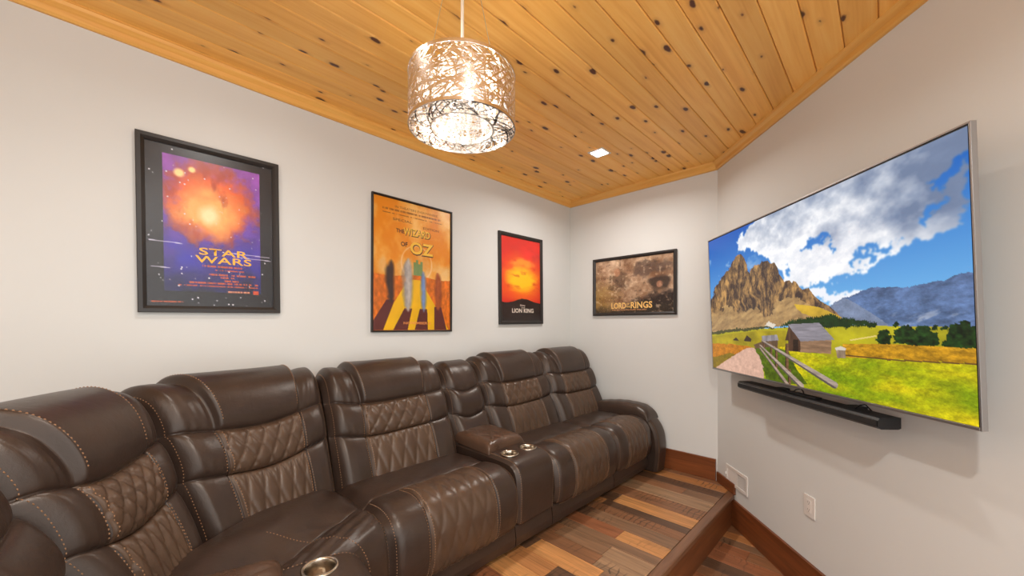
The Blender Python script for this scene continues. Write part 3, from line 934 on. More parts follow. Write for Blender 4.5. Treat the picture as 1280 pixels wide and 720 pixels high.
# corner wedge: two backs that turn, one fan-shaped seat
V1, V2, V3 = Vector((.235, -2.56)), Vector((.49, -3.235)), Vector((.955, -3.52))
A_D = math.atan2(V2.x-V1.x, V1.y-V2.y); A_E = math.atan2(V3.x-V2.x, V2.y-V3.y); A_K = math.radians(80)
def wedge_back(Va, Vb, ang, tl, tr, seed):
    m = (Va+Vb)/2; wd = (Vb-Va).length
    f = Vector((math.cos(ang), math.sin(ang)))
    o = m - f*.2
    backrest(straight(o.x, o.y, ang, wd/2-.002, wd/2-.002, tl, tr, .2), wd, 1.015, True, seed)
wedge_back(V1, V2, A_D, math.tan((A_E-A_D)/2), math.tan(A_D), 21)
wedge_back(V2, V3, A_E, math.tan(A_K-A_E), math.tan((A_E-A_D)/2), 22)
fk = Vector((math.cos(A_K), math.sin(A_K))); lk = Vector((math.sin(A_K), -math.cos(A_K)))
def fan(s, d):
    """s = 1 beside the long side, s = 0 beside the second console"""
    t = (np.asarray(d)-.33)/(.92-.33)
    f1 = np.array([X0_, -2.56]); e1 = np.array([1.0, 0])
    k0 = V3 - fk*.2
    R = [np.array([X0_+.33, -2.562]), None, np.array([k0.x+fk.x*.33, k0.y+fk.y*.33])]
    mid = np.array([.70, -3.06])
    Fp = [np.array([X0_+.92, -2.562]), np.array([k0.x+fk.x*.92, k0.y+fk.y*.92])]
    u = 1-np.asarray(s)
    rx = R[0][0]*(1-u)**2 + 2*(2*mid[0]-.5*(R[0][0]+R[2][0]))*u*(1-u) + R[2][0]*u**2
    ry = R[0][1]*(1-u)**2 + 2*(2*mid[1]-.5*(R[0][1]+R[2][1]))*u*(1-u) + R[2][1]*u**2
    fx = Fp[0][0]*(1-u)+Fp[1][0]*u; fy = Fp[0][1]*(1-u)+Fp[1][1]*u
    return rx+(fx-rx)*t, ry+(fy-ry)*t
seat(fan, .62, 5, wedge=True, vc=.92)
rail(fan, .6, .36, .885)
k0 = V3 - fk*.2 + lk*.145
backrest(straight(k0.x, k0.y, A_K, .157, .157), .314, .985, False, 31)
console(k0.x+fk.x*.10, k0.y+fk.y*.10, A_K, .314, 1)

# right arm
def arm():
    y0, y1 = -.212, -.03
    mp = straight(X0_, (y0+y1)/2, 0, (y1-y0)/2, (y1-y0)/2); wd = y1-y0
    AP = Profile([(.10, .46), (.40, .475), (.70, .485), (.82, .470), (.905, .415), (.955, .33), (.972, .22), (.968, .12), (.955, .012)], 4, -1)
    def surf(s, v):
        x, z, nx, nz = AP.at(np.asarray(v)*AP.end)
        e = np.minimum(s, 1-s)*wd
        d = -.02*np.exp(-(e/.016)**2) + .010*pillow(np.asarray(s), .6)
        X, Y = mp(np.asarray(s), x+d*nx); return np.stack([X, Y, z+d*nz+PLAT], 1)
    a, P = grid_mesh('armrest', surf, np.linspace(0, 1, 30), np.linspace(0, 1, 60), M['leather'], SOFA, True)
    cap_mesh('arm_side', [(np.vstack([P[:, 0], [P[0, 0]*[1, 1, 0]+[0, 0, PLAT+.012]]]), False), (np.vstack([P[:, -1], [P[0, -1]*[1, 1, 0]+[0, 0, PLAT+.012]]]), True)], M['leather'], a)
    stitches('stitching', surf, [(lambda t: (np.full_like(t, .12), .45+t*.54), 200), (lambda t: (np.full_like(t, .88), .45+t*.54), 200)], a, sign=-1)
    def pad(s, v):
        X, Y = mp(-.10+1.16*s, .33+.565*v)
        h = (np.clip(1-np.abs(2*s-1)**3.2, 0, 1)**.42)*(np.clip(1-np.abs(2*v-1)**10, 0, 1)**.4)
        z = .425+.02*v + h*(.098 + .022*np.sin(math.pi*np.clip(v, 0, 1)*.95)**2 + .0015*np.sin(40*v+6*s)) - .02*sm(.8, 1, v)
        return np.stack([X, Y, z+PLAT], 1)
    grid_mesh('arm_pad', pad, np.linspace(0, 1, 44), .5-.5*np.cos(np.linspace(0, math.pi, 80)), M['leather'], a, flip=True)
    stitches('stitching', pad, [(lambda t: (np.full_like(t, .2), .06+t*.86), 160)], a, sign=-1)
arm()

# ------------------------------------------------------------------ television
tilt = math.atan2(.035, .94)
tz0, tz1 = 1.134, 2.078
ctr = C2 + TU*1.039 + TN*.1525; ctr.z = (tz0+tz1)/2
F_SCR = Fr(ctr, TU, Vector((0, 0, 1))*math.cos(tilt) + TN*math.sin(tilt), TN*math.cos(tilt) - Vector((0, 0, 1))*math.sin(tilt))
TW, THh = .8365, (tz1-tz0)/2/math.cos(tilt)

def vnoise(x, y, seed):
    rs = np.random.RandomState(seed); G = rs.rand(64, 64)
    xi, yi = np.floor(x).astype(int), np.floor(y).astype(int); fx, fy = x-xi, y-yi
    fx = fx*fx*(3-2*fx); fy = fy*fy*(3-2*fy)
    g = lambda a, b: G[a % 64, b % 64]
    return (g(xi, yi)*(1-fx)+g(xi+1, yi)*fx)*(1-fy) + (g(xi, yi+1)*(1-fx)+g(xi+1, yi+1)*fx)*fy
def fbm(x, y, seed, oct=5, rough=.55):
    t = 0; a = 1; n = 0
    for k in range(oct):
        t = t + a*vnoise(x*2**k+17*k, y*2**k+9*k, seed+k); n += a; a *= rough
    return t/n
def inpoly(X, Y, P):
    m = np.zeros(X.shape, bool); n = len(P)
    for i in range(n):
        (x1, y1), (x2, y2) = P[i], P[(i+1) % n]
        if y1 == y2: continue
        c = ((Y < y1) != (Y < y2)) & (X < (x2-x1)*(Y-y1)/(y2-y1)+x1)
        m ^= c
    return m
def segd(X, Y, a, b):
    dx, dy = b[0]-a[0], b[1]-a[1]; t = np.clip(((X-a[0])*dx+(Y-a[1])*dy)/(dx*dx+dy*dy), 0, 1)
    return np.hypot(X-a[0]-t*dx, Y-a[1]-t*dy), t
class Paint:
    def __init__(s, nx, ny, asp):
        u, v = np.linspace(0, 1, nx), np.linspace(0, 1, ny)
        s.U, s.V = np.meshgrid(u, v); s.C = np.zeros((ny, nx, 3)); s.asp = asp; s.nx = nx; s.ny = ny
    def put(s, m, c):
        m = np.clip(np.asarray(m, float), 0, 1)[..., None]
        c = np.asarray(c, float)
        if c.max() > 1.5: c = c/255
        s.C = s.C*(1-m) + c*m
    def mesh(s, name, fr, w2, h2, off, mat, parent):
        nx, ny = s.nx, s.ny
        P = (np.array(fr.o)[None, :] + ((s.U-.5)*2*w2).ravel()[:, None]*np.array(fr.u) + ((.5-s.V)*2*h2).ravel()[:, None]*np.array(fr.v) + np.array(fr.n)*off)
        idx = np.arange(nx*ny).reshape(ny, nx)
        F = np.stack([idx[:-1, :-1], idx[1:, :-1], idx[1:, 1:], idx[:-1, 1:]], -1).reshape(-1, 4)
        me = bpy.data.meshes.new(name)
        me.vertices.add(len(P)); me.vertices.foreach_set('co', P.astype(np.float32).ravel())
        me.loops.add(len(F)*4); me.polygons.add(len(F))
        me.loops.foreach_set('vertex_index', F.astype(np.int32).ravel())
        me.polygons.foreach_set('loop_start', np.arange(0, len(F)*4, 4, dtype=np.int32)); me.polygons.foreach_set('loop_total', np.full(len(F), 4, dtype=np.int32))
        me.update(calc_edges=True)
        c = np.clip(s.C, 0, 1).reshape(-1, 3); l = np.where(c <= .04045, c/12.92, ((c+.055)/1.055)**2.4)
        at = me.color_attributes.new('ink', 'FLOAT_COLOR', 'POINT')
        at.data.foreach_set('color', np.c_[l, np.ones(len(l))].astype(np.float32).ravel())
        me.materials.append(mat)
        o = bpy.data.objects.new(name, me); COL.objects.link(o)
        return parent_to(o, parent)

def homography(dst):
    src = [(0, 0), (1, 0), (1, 1), (0, 1)]; A = []; b = []
    for (u, v), (x, y) in zip(src, dst):
        A.append([u, v, 1, 0, 0, 0, -u*x, -v*x]); b.append(x)
        A.append([0, 0, 0, u, v, 1, -u*y, -v*y]); b.append(y)
    h = np.linalg.solve(np.array(A, float), np.array(b, float))
    return lambda u, v: ((h[0]*u+h[1]*v+h[2])/(h[6]*u+h[7]*v+1), (h[3]*u+h[4]*v+h[5])/(h[6]*u+h[7]*v+1))

def landscape():
    p = Paint(640, 360, 16/9)
    U, V = p.U, p.V
    H = homography([(885.5, 302.5), (1211.5, 158.5), (1224.5, 529), (893, 460)])
    X, Y = H(U, V)
    A = lambda pts: [(880+x/3.6, 280+y/3.6) for x, y in pts]       # left study crop
    B = lambda pts: [(1040+x/3.6, 340+y/3.6) for x, y in pts]      # right lower crop
    K = lambda pts: [(1040+x/3.6, 150+y/3.6) for x, y in pts]      # right upper crop
    f1 = fbm(U*9, V*7, 1); f2 = fbm(U*20, V*18, 2); f3 = fbm(U*60, V*50, 3, 5, .75); f4 = fbm(U*5, V*5, 4)
    # sky
    k = np.clip(V/.6, 0, 1)[..., None]
    p.C[:] = (np.array([18, 88, 182])*(1-k)+np.array([120, 186, 236])*k)/255
    wx, wy = X + (f2-.5)*46 + (f3-.5)*16, Y + (f1-.5)*46 + (f3-.5)*14
    mass = inpoly(wx, wy, [(925, 285), (950, 262), (1060, 200), (1218, 140), (1218, 190), (1175, 225), (1215, 200), (1218, 268), (1180, 292), (1110, 318), (1075, 345), (1035, 352), (1000, 355), (975, 340), (950, 320), (925, 310)])
    gaps = inpoly(wx, wy, K([(455, 290), (560, 190), (616, 165), (620, 225), (540, 300), (470, 330)])) | inpoly(wx, wy, K([(100, 645), (200, 560), (310, 535), (300, 565), (200, 600), (140, 660)])) | inpoly(wx, wy, K([(385, 460), (440, 400), (510, 350), (480, 420), (400, 480)])) | inpoly(wx, wy, K([(0, 560), (40, 560), (30, 600), (0, 600)])) | inpoly(wx, wy, A([(460, 80), (560, 55), (570, 85), (480, 110)]))| inpoly(wx, wy, A([(360, 180), (400, 185), (390, 205), (360, 200)]))
    # soften masks
    def blur(m, n=2):
        m = m.astype(float)
        for _ in range(n):
            q = np.pad(m, 1, mode='edge'); m = (q[:-2, 1:-1]+q[2:, 1:-1]+q[1:-1, :-2]+q[1:-1, 2:]+2*q[1:-1, 1:-1])/6
        return m
    cl = blur(mass & ~gaps, 5)
    small = np.clip((f1*.6+f2*.4-.55)*7, 0, 1)*np.clip((960-X)/40, 0, 1)*np.clip((Y-280)/20, 0, 1)
    cl = np.maximum(cl, .8*small)
    # shade of the clouds: grey blue above, white below
    dk = np.clip(((X-1030)/120)*.65 + (.30-V)*2.6 + (f1-.5)*2.2, 0, 1)
    dk = dk*np.clip((.42-V)*6, 0, 1)
    shade = np.clip((f2-.42)*3 + (f3-.5)*1.2, 0, 1)
    cc = (np.array([252, 252, 254])*(1-dk[..., None]) + np.array([112, 128, 158])*dk[..., None])/255
    cc = cc*(1-.22*shade[..., None]) + np.array([.55, .62, .74])*.22*shade[..., None]
    p.put(cl, cc)
    low = inpoly(X+(f2-.5)*30, Y+(f3-.5)*14, A([(480, 300), (520, 280), (560, 320), (640, 310), (660, 300), (700, 300), (760, 310), (720, 345), (600, 365), (520, 330)]))
    p.put(blur(low, 4), (240, 243, 250))
    # far mountains
    far = B([(-60, 200), (0, 150), (60, 115), (110, 100), (180, 75), (230, 70), (270, 64), (330, 72), (390, 62), (430, 48), (480, 38), (510, 40), (560, 12), (600, 8), (645, -6), (720, -20), (720, 270), (-60, 260)])
    jx, jy = X+(f3-.5)*6, Y+(f3-.5)*6
    m = inpoly(jx, jy, far)
    cm = np.array([88, 110, 150])/255*(.55+.95*fbm(U*26+V*16, V*30-U*10, 8, 6, .75))[..., None]
    p.put(m, cm)
    p.put(m*np.clip((fbm(U*34+V*30, V*24, 9)-.60)*7, 0, 1)*.6*np.clip((Y-370)/30, 0, 1), (206, 208, 216))
    near = B([(-60, 215), (-20, 165), (60, 112), (110, 135), (200, 190), (280, 245), (-60, 250)])
    p.put(inpoly(jx, jy, near)*.75, np.array([132, 142, 164])/255*(.75+.5*f3)[..., None])
    # fields
    fld = B([(-700, 200), (0, 235), (280, 243), (420, 250), (720, 245), (720, 720), (-700, 720)])
    g = np.array([176, 166, 30])/255*(.8+.45*f2)[..., None]
    p.put(inpoly(X, Y, [(880, 415), (960, 411), (1040, 406), (1240, 408), (1240, 560), (880, 560)]), g)
    # big rocks
    rock = A([(20, 345), (40, 335), (50, 290), (72, 255), (100, 220), (120, 195), (145, 150), (160, 140), (172, 136), (188, 158), (196, 185), (206, 218), (220, 200), (235, 185), (255, 180), (270, 168), (292, 162), (305, 178), (325, 175), (338, 195), (345, 222), (358, 240), (370, 262), (382, 256), (395, 254), (404, 266), (412, 256), (425, 262), (440, 285), (455, 297), (466, 288), (480, 285), (500, 315), (520, 335), (545, 352), (575, 368), (600, 390), (625, 415), (640, 432), (500, 440), (300, 470), (20, 500)])
    m = inpoly(X+(f3-.5)*5, Y+(f3-.5)*5, rock)
    st = fbm(U*70+f1*4, V*14, 11, 6, .75)
    lit = np.clip((st-.36)*2.6+(f2-.5)*1.2, 0, 1)[..., None]
    rc = np.array([70, 56, 52])*(1-lit)+np.array([206, 158, 96])*lit
    p.put(m, rc/255)
    scree = A([(20, 500), (30, 420), (120, 365), (170, 400), (230, 380), (300, 420), (340, 350), (400, 330), (470, 350), (560, 390), (625, 415), (640, 432), (500, 440), (300, 470)])
    ms = inpoly(X+(f2-.5)*22, Y+(f3-.5)*10, scree)*m
    sc = fbm(U*40+V*50, V*26-U*18, 12)[..., None]
    p.put(ms*.85, (np.array([206, 170, 112])*sc+np.array([120, 92, 62])*(1-sc))*1.12/255)
    p.put(inpoly(X+(f2-.5)*14, Y, A([(420, 360), (520, 370), (620, 410), (630, 425), (520, 425), (450, 400)]))*.8, np.array([206, 168, 44])/255*(.7+.6*f2)[..., None])
    p.put(inpoly(X+(f2-.5)*10, Y+(f3-.5)*6, A([(280, 465), (300, 440), (330, 455), (325, 465)])), (226, 214, 196))
    # forest strip
    p.put(inpoly(X, Y+(f3-.5)*9+2*np.abs(np.sin(X*1.3)), [(975, 410), (1005, 398), (1040, 395), (1100, 403), (1098, 409), (1040, 410), (1000, 411)]), np.array([30, 52, 22])/255*(.6+.9*f3)[..., None])
    p.put(inpoly(X, Y+(f3-.5)*6, A([(20, 490), (120, 475), (300, 462), (330, 470), (120, 490), (20, 505)]))*.8, (52, 58, 30))
    # fields in layers
    p.put(inpoly(X, Y+(f2-.5)*5, A([(20, 510), (250, 480), (380, 480), (380, 560), (240, 560), (20, 660)])), np.array([168, 150, 28])/255*(.75+.5*f2)[..., None])
    p.put(inpoly(X, Y+(f2-.5)*5, A([(20, 540), (200, 548), (235, 560), (120, 610), (40, 670), (20, 670)])), np.array([196, 122, 26])/255*(.65+.65*f3)[..., None])
    p.put(inpoly(X, Y+(f2-.5)*4, A([(20, 610), (120, 585), (150, 590), (70, 640), (50, 670)]))*.7, np.array([118, 112, 22])/255*(.7+.5*f3)[..., None])
    p.put(inpoly(X, Y, B([(60, 322), (250, 320), (480, 330), (700, 340), (700, 408), (480, 398), (250, 388), (60, 380)])), np.array([200, 146, 30])/255*(.45+.95*fbm(U*50, V*70, 14, 5, .8))[..., None])
    mead = [(978, 434), (1000, 430), (1040, 446), (1110, 447), (1240, 453), (1240, 560), (1040, 560), (960, 500), (940, 470)]
    gr = fbm(U*70+V*20, V*70, 15, 5, .85); yl = np.clip(fbm(U*6, V*12, 16)*1.6-.3, 0, 1)[..., None]
    mc = np.array([112, 138, 14])*(1-yl)+np.array([226, 196, 22])*yl
    p.put(inpoly(X, Y+(f3-.5)*3, mead), mc/255*(.62+.85*gr)[..., None])
    p.put(inpoly(X+(f3-.5)*4, Y, A([(235, 560), (300, 550), (390, 570), (420, 640), (480, 720), (300, 720), (270, 640)])), np.array([88, 108, 20])/255*(.5+.9*f3)[..., None])
    # path
    pc = np.array([222, 178, 156])/255*(.82+.3*f3)[..., None]
    p.put(inpoly(X+(f3-.5)*5, Y, A([(200, 560), (232, 558), (250, 585), (272, 630), (282, 700), (300, 760), (20, 740), (60, 650), (130, 600)])), pc)
    # far field lines and little fence
    d, _ = segd(X, Y, *B([(95, 305), (210, 285)])); p.put(d < .8, (230, 206, 120))
    d, _ = segd(X, Y, *B([(70, 372), (260, 388)])); p.put(d < .7, (96, 66, 34))
    d, _ = segd(X, Y, *B([(260, 390), (700, 408)])); p.put(d < .9, (106, 74, 36))
    # trees
    def tree(cx, top, bot, hw):
        (x0, y0), (x1, y1) = B([(cx, top), (cx, bot)])
        h = hw/3.6; ty = np.clip((Y-y0)/(y1-y0), 0, 1)
        prof = h*np.sqrt(np.clip(1-(1-np.minimum(ty*1.6, 1))**2, 0, 1))*(1-.15*ty)
        f5 = fbm(U*110, V*80, 77, 3)
        m = (np.abs(X-x0+(f3-.5)*9+(f5-.5)*7) < prof) & (Y > y0+(f5-.5)*8) & (Y < y1+(f3-.5)*4)
        p.put(m, np.array([24, 46, 16])/255*(.15+1.9*f5)[..., None])
    for q in ((300, 218, 246, 12), (475, 232, 255, 16), (515, 235, 255, 14), (245, 254, 322, 36), (310, 250, 318, 26), (345, 232, 320, 38), (375, 250, 325, 26), (425, 230, 326, 46), (465, 262, 328, 26), (560, 224, 332, 38), (600, 212, 334, 36), (640, 236, 336, 34), (515, 300, 330, 14)): tree(*q)
    # huts
    wood = lambda c: np.array(c)/255*(.7+.6*fbm(U*120, V*18, 20))[..., None]
    p.put(inpoly(X, Y, A([(392, 455), (375, 525), (390, 525), (390, 570), (447, 577), (447, 522)])), wood((86, 60, 44)))
    p.put(inpoly(X, Y, A([(445, 522), (586, 522), (584, 582), (445, 577)])), np.array([150, 116, 88])/255*(.72+.5*fbm(U*30, V*150, 21))[..., None])
    p.put(inpoly(X, Y, A([(386, 452), (530, 444), (600, 520), (446, 528)])), np.array([146, 140, 148])/255*(.78+.4*fbm(U*20, V*130, 22))[..., None])
    p.put(inpoly(X, Y, A([(412, 520), (435, 520), (435, 575), (412, 572)])), (50, 36, 28))
    p.put(inpoly(X, Y, A([(275, 528), (342, 524), (342, 550), (240, 562), (232, 545)])), wood((104, 80, 58)))
    p.put(inpoly(X, Y, A([(268, 505), (338, 499), (346, 524), (272, 530)])), wood((150, 142, 146)))
    p.put(inpoly(X, Y, A([(605, 560), (648, 558), (650, 602), (612, 600)])), wood((150, 128, 104)))
    p.put(inpoly(X, Y, A([(600, 556), (628, 548), (652, 558), (648, 566), (606, 566)])), (214, 204, 190))
    for q in ([(135, 525), (150, 512), (165, 528)], [(185, 528), (200, 502), (222, 520), (218, 532)]): p.put(inpoly(X, Y, A(q)), (60, 44, 38))
    # rail fence
    def rail_(a, b, w0, w1, c):
        (a,), (b,) = A([a]), A([b]); d, t = segd(X, Y, a, b); ww = (w0+(w1-w0)*t)/3.6
        n = fbm(U*30, V*160, 23)
        p.put(d < ww, np.array(c)/255*(.68+.5*n)[..., None])
        p.put((d < ww) & (((Y-a[1])*(b[0]-a[0])-(X-a[0])*(b[1]-a[1]))/math.hypot(b[0]-a[0], b[1]-a[1]) > ww*.35), np.array(c)*.5/255)
    for x, y0, y1, ww in ((278, 530, 570, 4), (312, 545, 605, 5), (336, 555, 645, 6), (384, 545, 662, 8), (396, 660, 730, 7)):
        rail_((x, y0), (x, y1), ww, ww, (128, 92, 62))
    rail_((262, 562), (385, 720), 4, 8, (176, 152, 134)); rail_((262, 548), (450, 728), 4, 12, (186, 164, 148)); rail_((270, 526), (600, 722), 4, 15, (186, 166, 152))
    p.C = np.clip(p.C, 0, 1)
    return p

def television():
    t = empty('television', (ctr.x, ctr.y, tz0))
    tag(t, 'large flat screen television showing a mountain meadow scene, tilted on its wall mount', 'television')
    scr = landscape().mesh('screen', F_SCR, TW-.010, THh-.012, .0008, M['screen'], t)
    tag(scr, 'lit screen with mountains, hut, fence and meadow')
    box('screen_panel', F_SCR, -TW+.004, TW-.004, -THh+.006, THh-.003, -.016, .0, M['black'], t)
    bm = bmesh.new()
    b = .006
    add_box(bm, F_SCR, -TW, -TW+b, -THh, THh, -.016, .003, .0015); add_box(bm, F_SCR, TW-b, TW, -THh, THh, -.016, .003, .0015)
    add_box(bm, F_SCR, -TW+b, TW-b, THh-b, THh, -.016, .003, .0015)
    mk_bm('bezel', bm, M['silver'], t)
    box('lower_bezel', F_SCR, -TW+b, TW-b, -THh, -THh+.011, -.016, .004, M['silver'], t, .002)
    box('back_housing', F_SCR, -TW+.01, TW-.01, -THh+.012, THh-.01, -.028, -.0165, M['black'], t, .004)
    box('back_housing', F_SCR, -.55, .55, -THh+.05, .15, -.06, -.0285, M['black'], t, .01)
    box('wall_mount', F_TV, .70, 1.38, 1.45, 1.75, .0008, .03, M['black'], t, .003)
    for a in (.82, 1.26):
        bm = bmesh.new(); add_box(bm, F_TV, a-.02, a+.02, 1.42, 1.78, .03, .085, .004); mk_bm('mount_arm', bm, M['black'], t)
television()

def soundbar():
    u0, u1, z0, z1, n0, n1 = .561, 1.545, 1.050, 1.096, .062, .150
    p0 = F_TV.p((u0+u1)/2, z0, .1)
    t = empty('soundbar', p0)
    tag(t, 'long black soundbar mounted on the wall under the television', 'soundbar')
    fr = F_TV
    bm = bmesh.new()
    sec = [(n0, z0+.004), (n0+.01, z0), (n1-.014, z0), (n1, z0+.010), (n1, z1-.012), (n1-.008, z1-.002), (n1-.016, z1), (n0, z1)]
    A = [bm.verts.new(fr.p(u0+.012*(1 if k in (2, 3, 4, 5) else 0)*0, z, n)) for k, (n, z) in enumerate(sec)]
    Bv = [bm.verts.new(fr.p(u1, z, n)) for n, z in sec]
    bm.faces.new(A); bm.faces.new(Bv[::-1])
    for k in range(len(sec)): bm.faces.new([A[k], Bv[k], Bv[(k+1) % len(sec)], A[(k+1) % len(sec)]])
    mk_bm('body', bm, M['black'], t)
    box('front_grille', fr, u0+.004, u1-.004, z0+.012, z1-.014, n1+.0002, n1+.003, M['grille'], t, .0012)
    box('highlight_strip', fr, u0+.004, u1-.02, z1-.0118, z1-.0092, n1+.0001, n1+.0015, M['silver'], t)  # silver strip put in for the highlight along the top edge
    for a in (.80, 1.30):
        box('wall_bracket', fr, a-.03, a+.03, z0+.004, z1-.004, .0006, n0-.0003, M['black'], t, .002)
    box('control_panel', fr, .98, 1.18, z1+.0003, z1+.009, .085, .118, M['black'], t, .003)
    bm = bmesh.new()
    add_tube(bm, [fr.p(1.05, z1+.002, .08), fr.p(1.03, z1+.016, .07), fr.p(1.0, z1+.022, .06), fr.p(.95, z1+.01, .05), fr.p(.9, z1-.02, .045)], .003, 6)
    mk_bm('cable', bm, M['black'], t, True)
    bm = bmesh.new()
    add_tube(bm, [fr.p(1.38, z1-.002, .1), fr.p(1.395, z1+.018, .09), fr.p(1.41, z1+.024, .08), fr.p(1.42, z1+.006, .07), fr.p(1.42, z1-.01, .055)], .0028, 6)
    mk_bm('cable', bm, M['black'], t, True)
    bm = bmesh.new()
    add_tube(bm, [fr.p(1.02, z0+.001, .08), fr.p(1.06, z0-.012, .075), fr.p(1.13, z0-.018, .07), fr.p(1.2, z0-.008, .065), fr.p(1.23, z0+.001, .065)], .003, 6)
    mk_bm('cable', bm, M['black'], t, True)
soundbar()

def register():
    u0, u1, z0, z1 = .136, .415, .281, .415
    t = empty('wall_register', F_TV.p((u0+u1)/2, z0, 0))
    tag(t, 'white wall air register above the low baseboard', 'vent')
    bm = bmesh.new(); b = .022
    for q in ((u0, u1, z1-b, z1), (u0, u1, z0, z0+b), (u0, u0+b, z0+b, z1-b), (u1-b, u1, z0+b, z1-b)):
        add_box(bm, F_TV, q[0], q[1], q[2], q[3], .0006, .008, .002)
    mk_bm('register_frame', bm, M['white'], t)
    box('register_back', F_TV, u0+b, u1-b, z0+b, z1-b, .0006, .0015, M['grey'], t)  # flat grey sheet, the opening's shade put into its colour
    n = 22
    for k in range(n):
        a = u0+b+.004 + (u1-u0-2*b-.008)*k/(n-1)
        wdt = .0046 if k < n//2 + 1 else .0018
        box('slat', F_TV, a-wdt, a+wdt, z0+b, z1-b, .0016, .0055 if k < n//2+1 else .004, M['white'], t)
    box('damper_lever', F_TV, u0+.006, u0+.012, z0+.055, z0+.075, .008, .016, M['white'], t, .001)
register()

def outlet():
    u0, u1, z0, z1 = .945, 1.024, .432, .545
    t = empty('wall_outlet', F_TV.p((u0+u1)/2, z0, 0))
    tag(t, 'white electrical outlet with screwless plate on the wall below the television', 'outlet')
    box('cover_plate', F_TV, u0, u1, z0, z1, .0006, .007, M['white'], t, .002)
    uc, zc = (u0+u1)/2, (z0+z1)/2
    box('receptacle', F_TV, uc-.0165, uc+.0165, zc-.034, zc+.034, .0071, .0095, M['white'], t, .001)
    for dz in (-.019, .019):
        for du in (-.006, .006):
            box('slot', F_TV, uc+du-.001, uc+du+.001, zc+dz-.001, zc+dz+.007, .0093, .0098, M['slot'], t)
        bm = bmesh.new(); add_box(bm, F_TV, uc-.002, uc+.002, zc+dz-.009, zc+dz-.005, .0093, .0098, .0008, 1); mk_bm('slot', bm, M['slot'], t)
outlet()

# ------------------------------------------------------------------ framed posters (plain stand-ins in the posters' colours)
def text_obj(body, fr, uc, vc, wid, hgt, off, rgb, parent, name='lettering', bold=0.0, shear=0.0):
    cu = bpy.data.curves.new('t', 'FONT'); cu.body = body; cu.align_x = 'CENTER'; cu.size = 1; cu.resolution_u = 3; cu.offset = bold; cu.space_character = 1.02; cu.shear = shear
    ob = bpy.data.objects.new('t', cu); COL.objects.link(ob)
    bpy.context.view_layer.update()
    me = bpy.data.meshes.new_from_object(ob.evaluated_get(bpy.context.evaluated_depsgraph_get()))
    bpy.data.objects.remove(ob, do_unlink=True); bpy.data.curves.remove(cu)
    n = len(me.vertices); co = np.zeros(n*3, np.float32); me.vertices.foreach_get('co', co); co = co.reshape(-1, 3)
    lo, hi = co.min(0), co.max(0); c = (lo+hi)/2
    k = (co[:, :2]-c[:2])/(hi-lo)[:2]*[wid, hgt]
    P = np.array(fr.o)+np.outer(k[:, 0]+uc, np.array(fr.u))+np.outer(k[:, 1]+vc, np.array(fr.v))+np.array(fr.n)*off
    me.vertices.foreach_set('co', P.astype(np.float32).ravel()); me.update()
    me.name = name; me.materials.clear(); me.materials.append(text_mat(rgb))
    o = bpy.data.objects.new(name, me); COL.objects.link(o)
    return parent_to(o, parent)

def poster(fr, cu_, cv_, w_, h_, fw_, depth, label, paint, texts, roll=0):
    o = fr.p(cu_, cv_, 0)
    u = fr.u*math.cos(roll)+fr.v*math.sin(roll); v = fr.v*math.cos(roll)-fr.u*math.sin(roll)
    f = Fr(o, u, v, fr.n)
    t = empty('framed_poster', f.p(0, -h_/2, 0)); tag(t, label, 'poster', 'framed posters on the walls')
    bm = bmesh.new(); W2, H2 = w_/2, h_/2
    # mitred moulding: outer edge high, inner lip lower
    prof = [(0, .0008), (0, depth-.002), (.002, depth), (fw_*.55, depth), (fw_*.8, depth*.8), (fw_, depth*.62), (fw_, .004)]
    rings = []
    for sx, sy in ((-1, -1), (1, -1), (1, 1), (-1, 1)):
        rings.append([bm.verts.new(f.p(sx*(W2-a), sy*(H2-a), c)) for a, c in prof])
    for k in range(4):
        A, B = rings[k], rings[(k+1) % 4]
        for j in range(len(prof)): bm.faces.new([A[j], B[j], B[(j+1) % len(prof)], A[(j+1) % len(prof)]])
    mk_bm('poster_frame', bm, M['frame'], t)
    pw, ph = W2-fw_, H2-fw_
    paint.mesh('print', f, pw, ph, depth*.35, M['print'], t)
    for body, x, y, wd, hg, rgb, *rest in texts:
        b = rest[0] if rest else 0
        text_obj(body, f, (x-.5)*2*pw, (.5-y)*2*ph, wd*2*pw, hg*2*ph, depth*.35+.0006+(.0003 if len(rest) > 1 else 0), rgb, t, 'lettering', b)
    pa = box('glazing', f, -pw-.0005, pw+.0005, -ph-.0005, ph+.0005, depth*.5, depth*.5+.0012, M['pane'], t)
    return t

def bars(p, rows, c, seed):
    """illegible rows of small print"""
    rs = np.random.RandomState(seed)
    for y, x0, x1, h in rows:
        n = np.interp(p.U, np.linspace(0, 1, 140), (rs.rand(140) > .28).astype(float))
        p.put((np.abs(p.V-y) < h)*(p.U > x0)*(p.U < x1)*(n > .5)*.9, c)

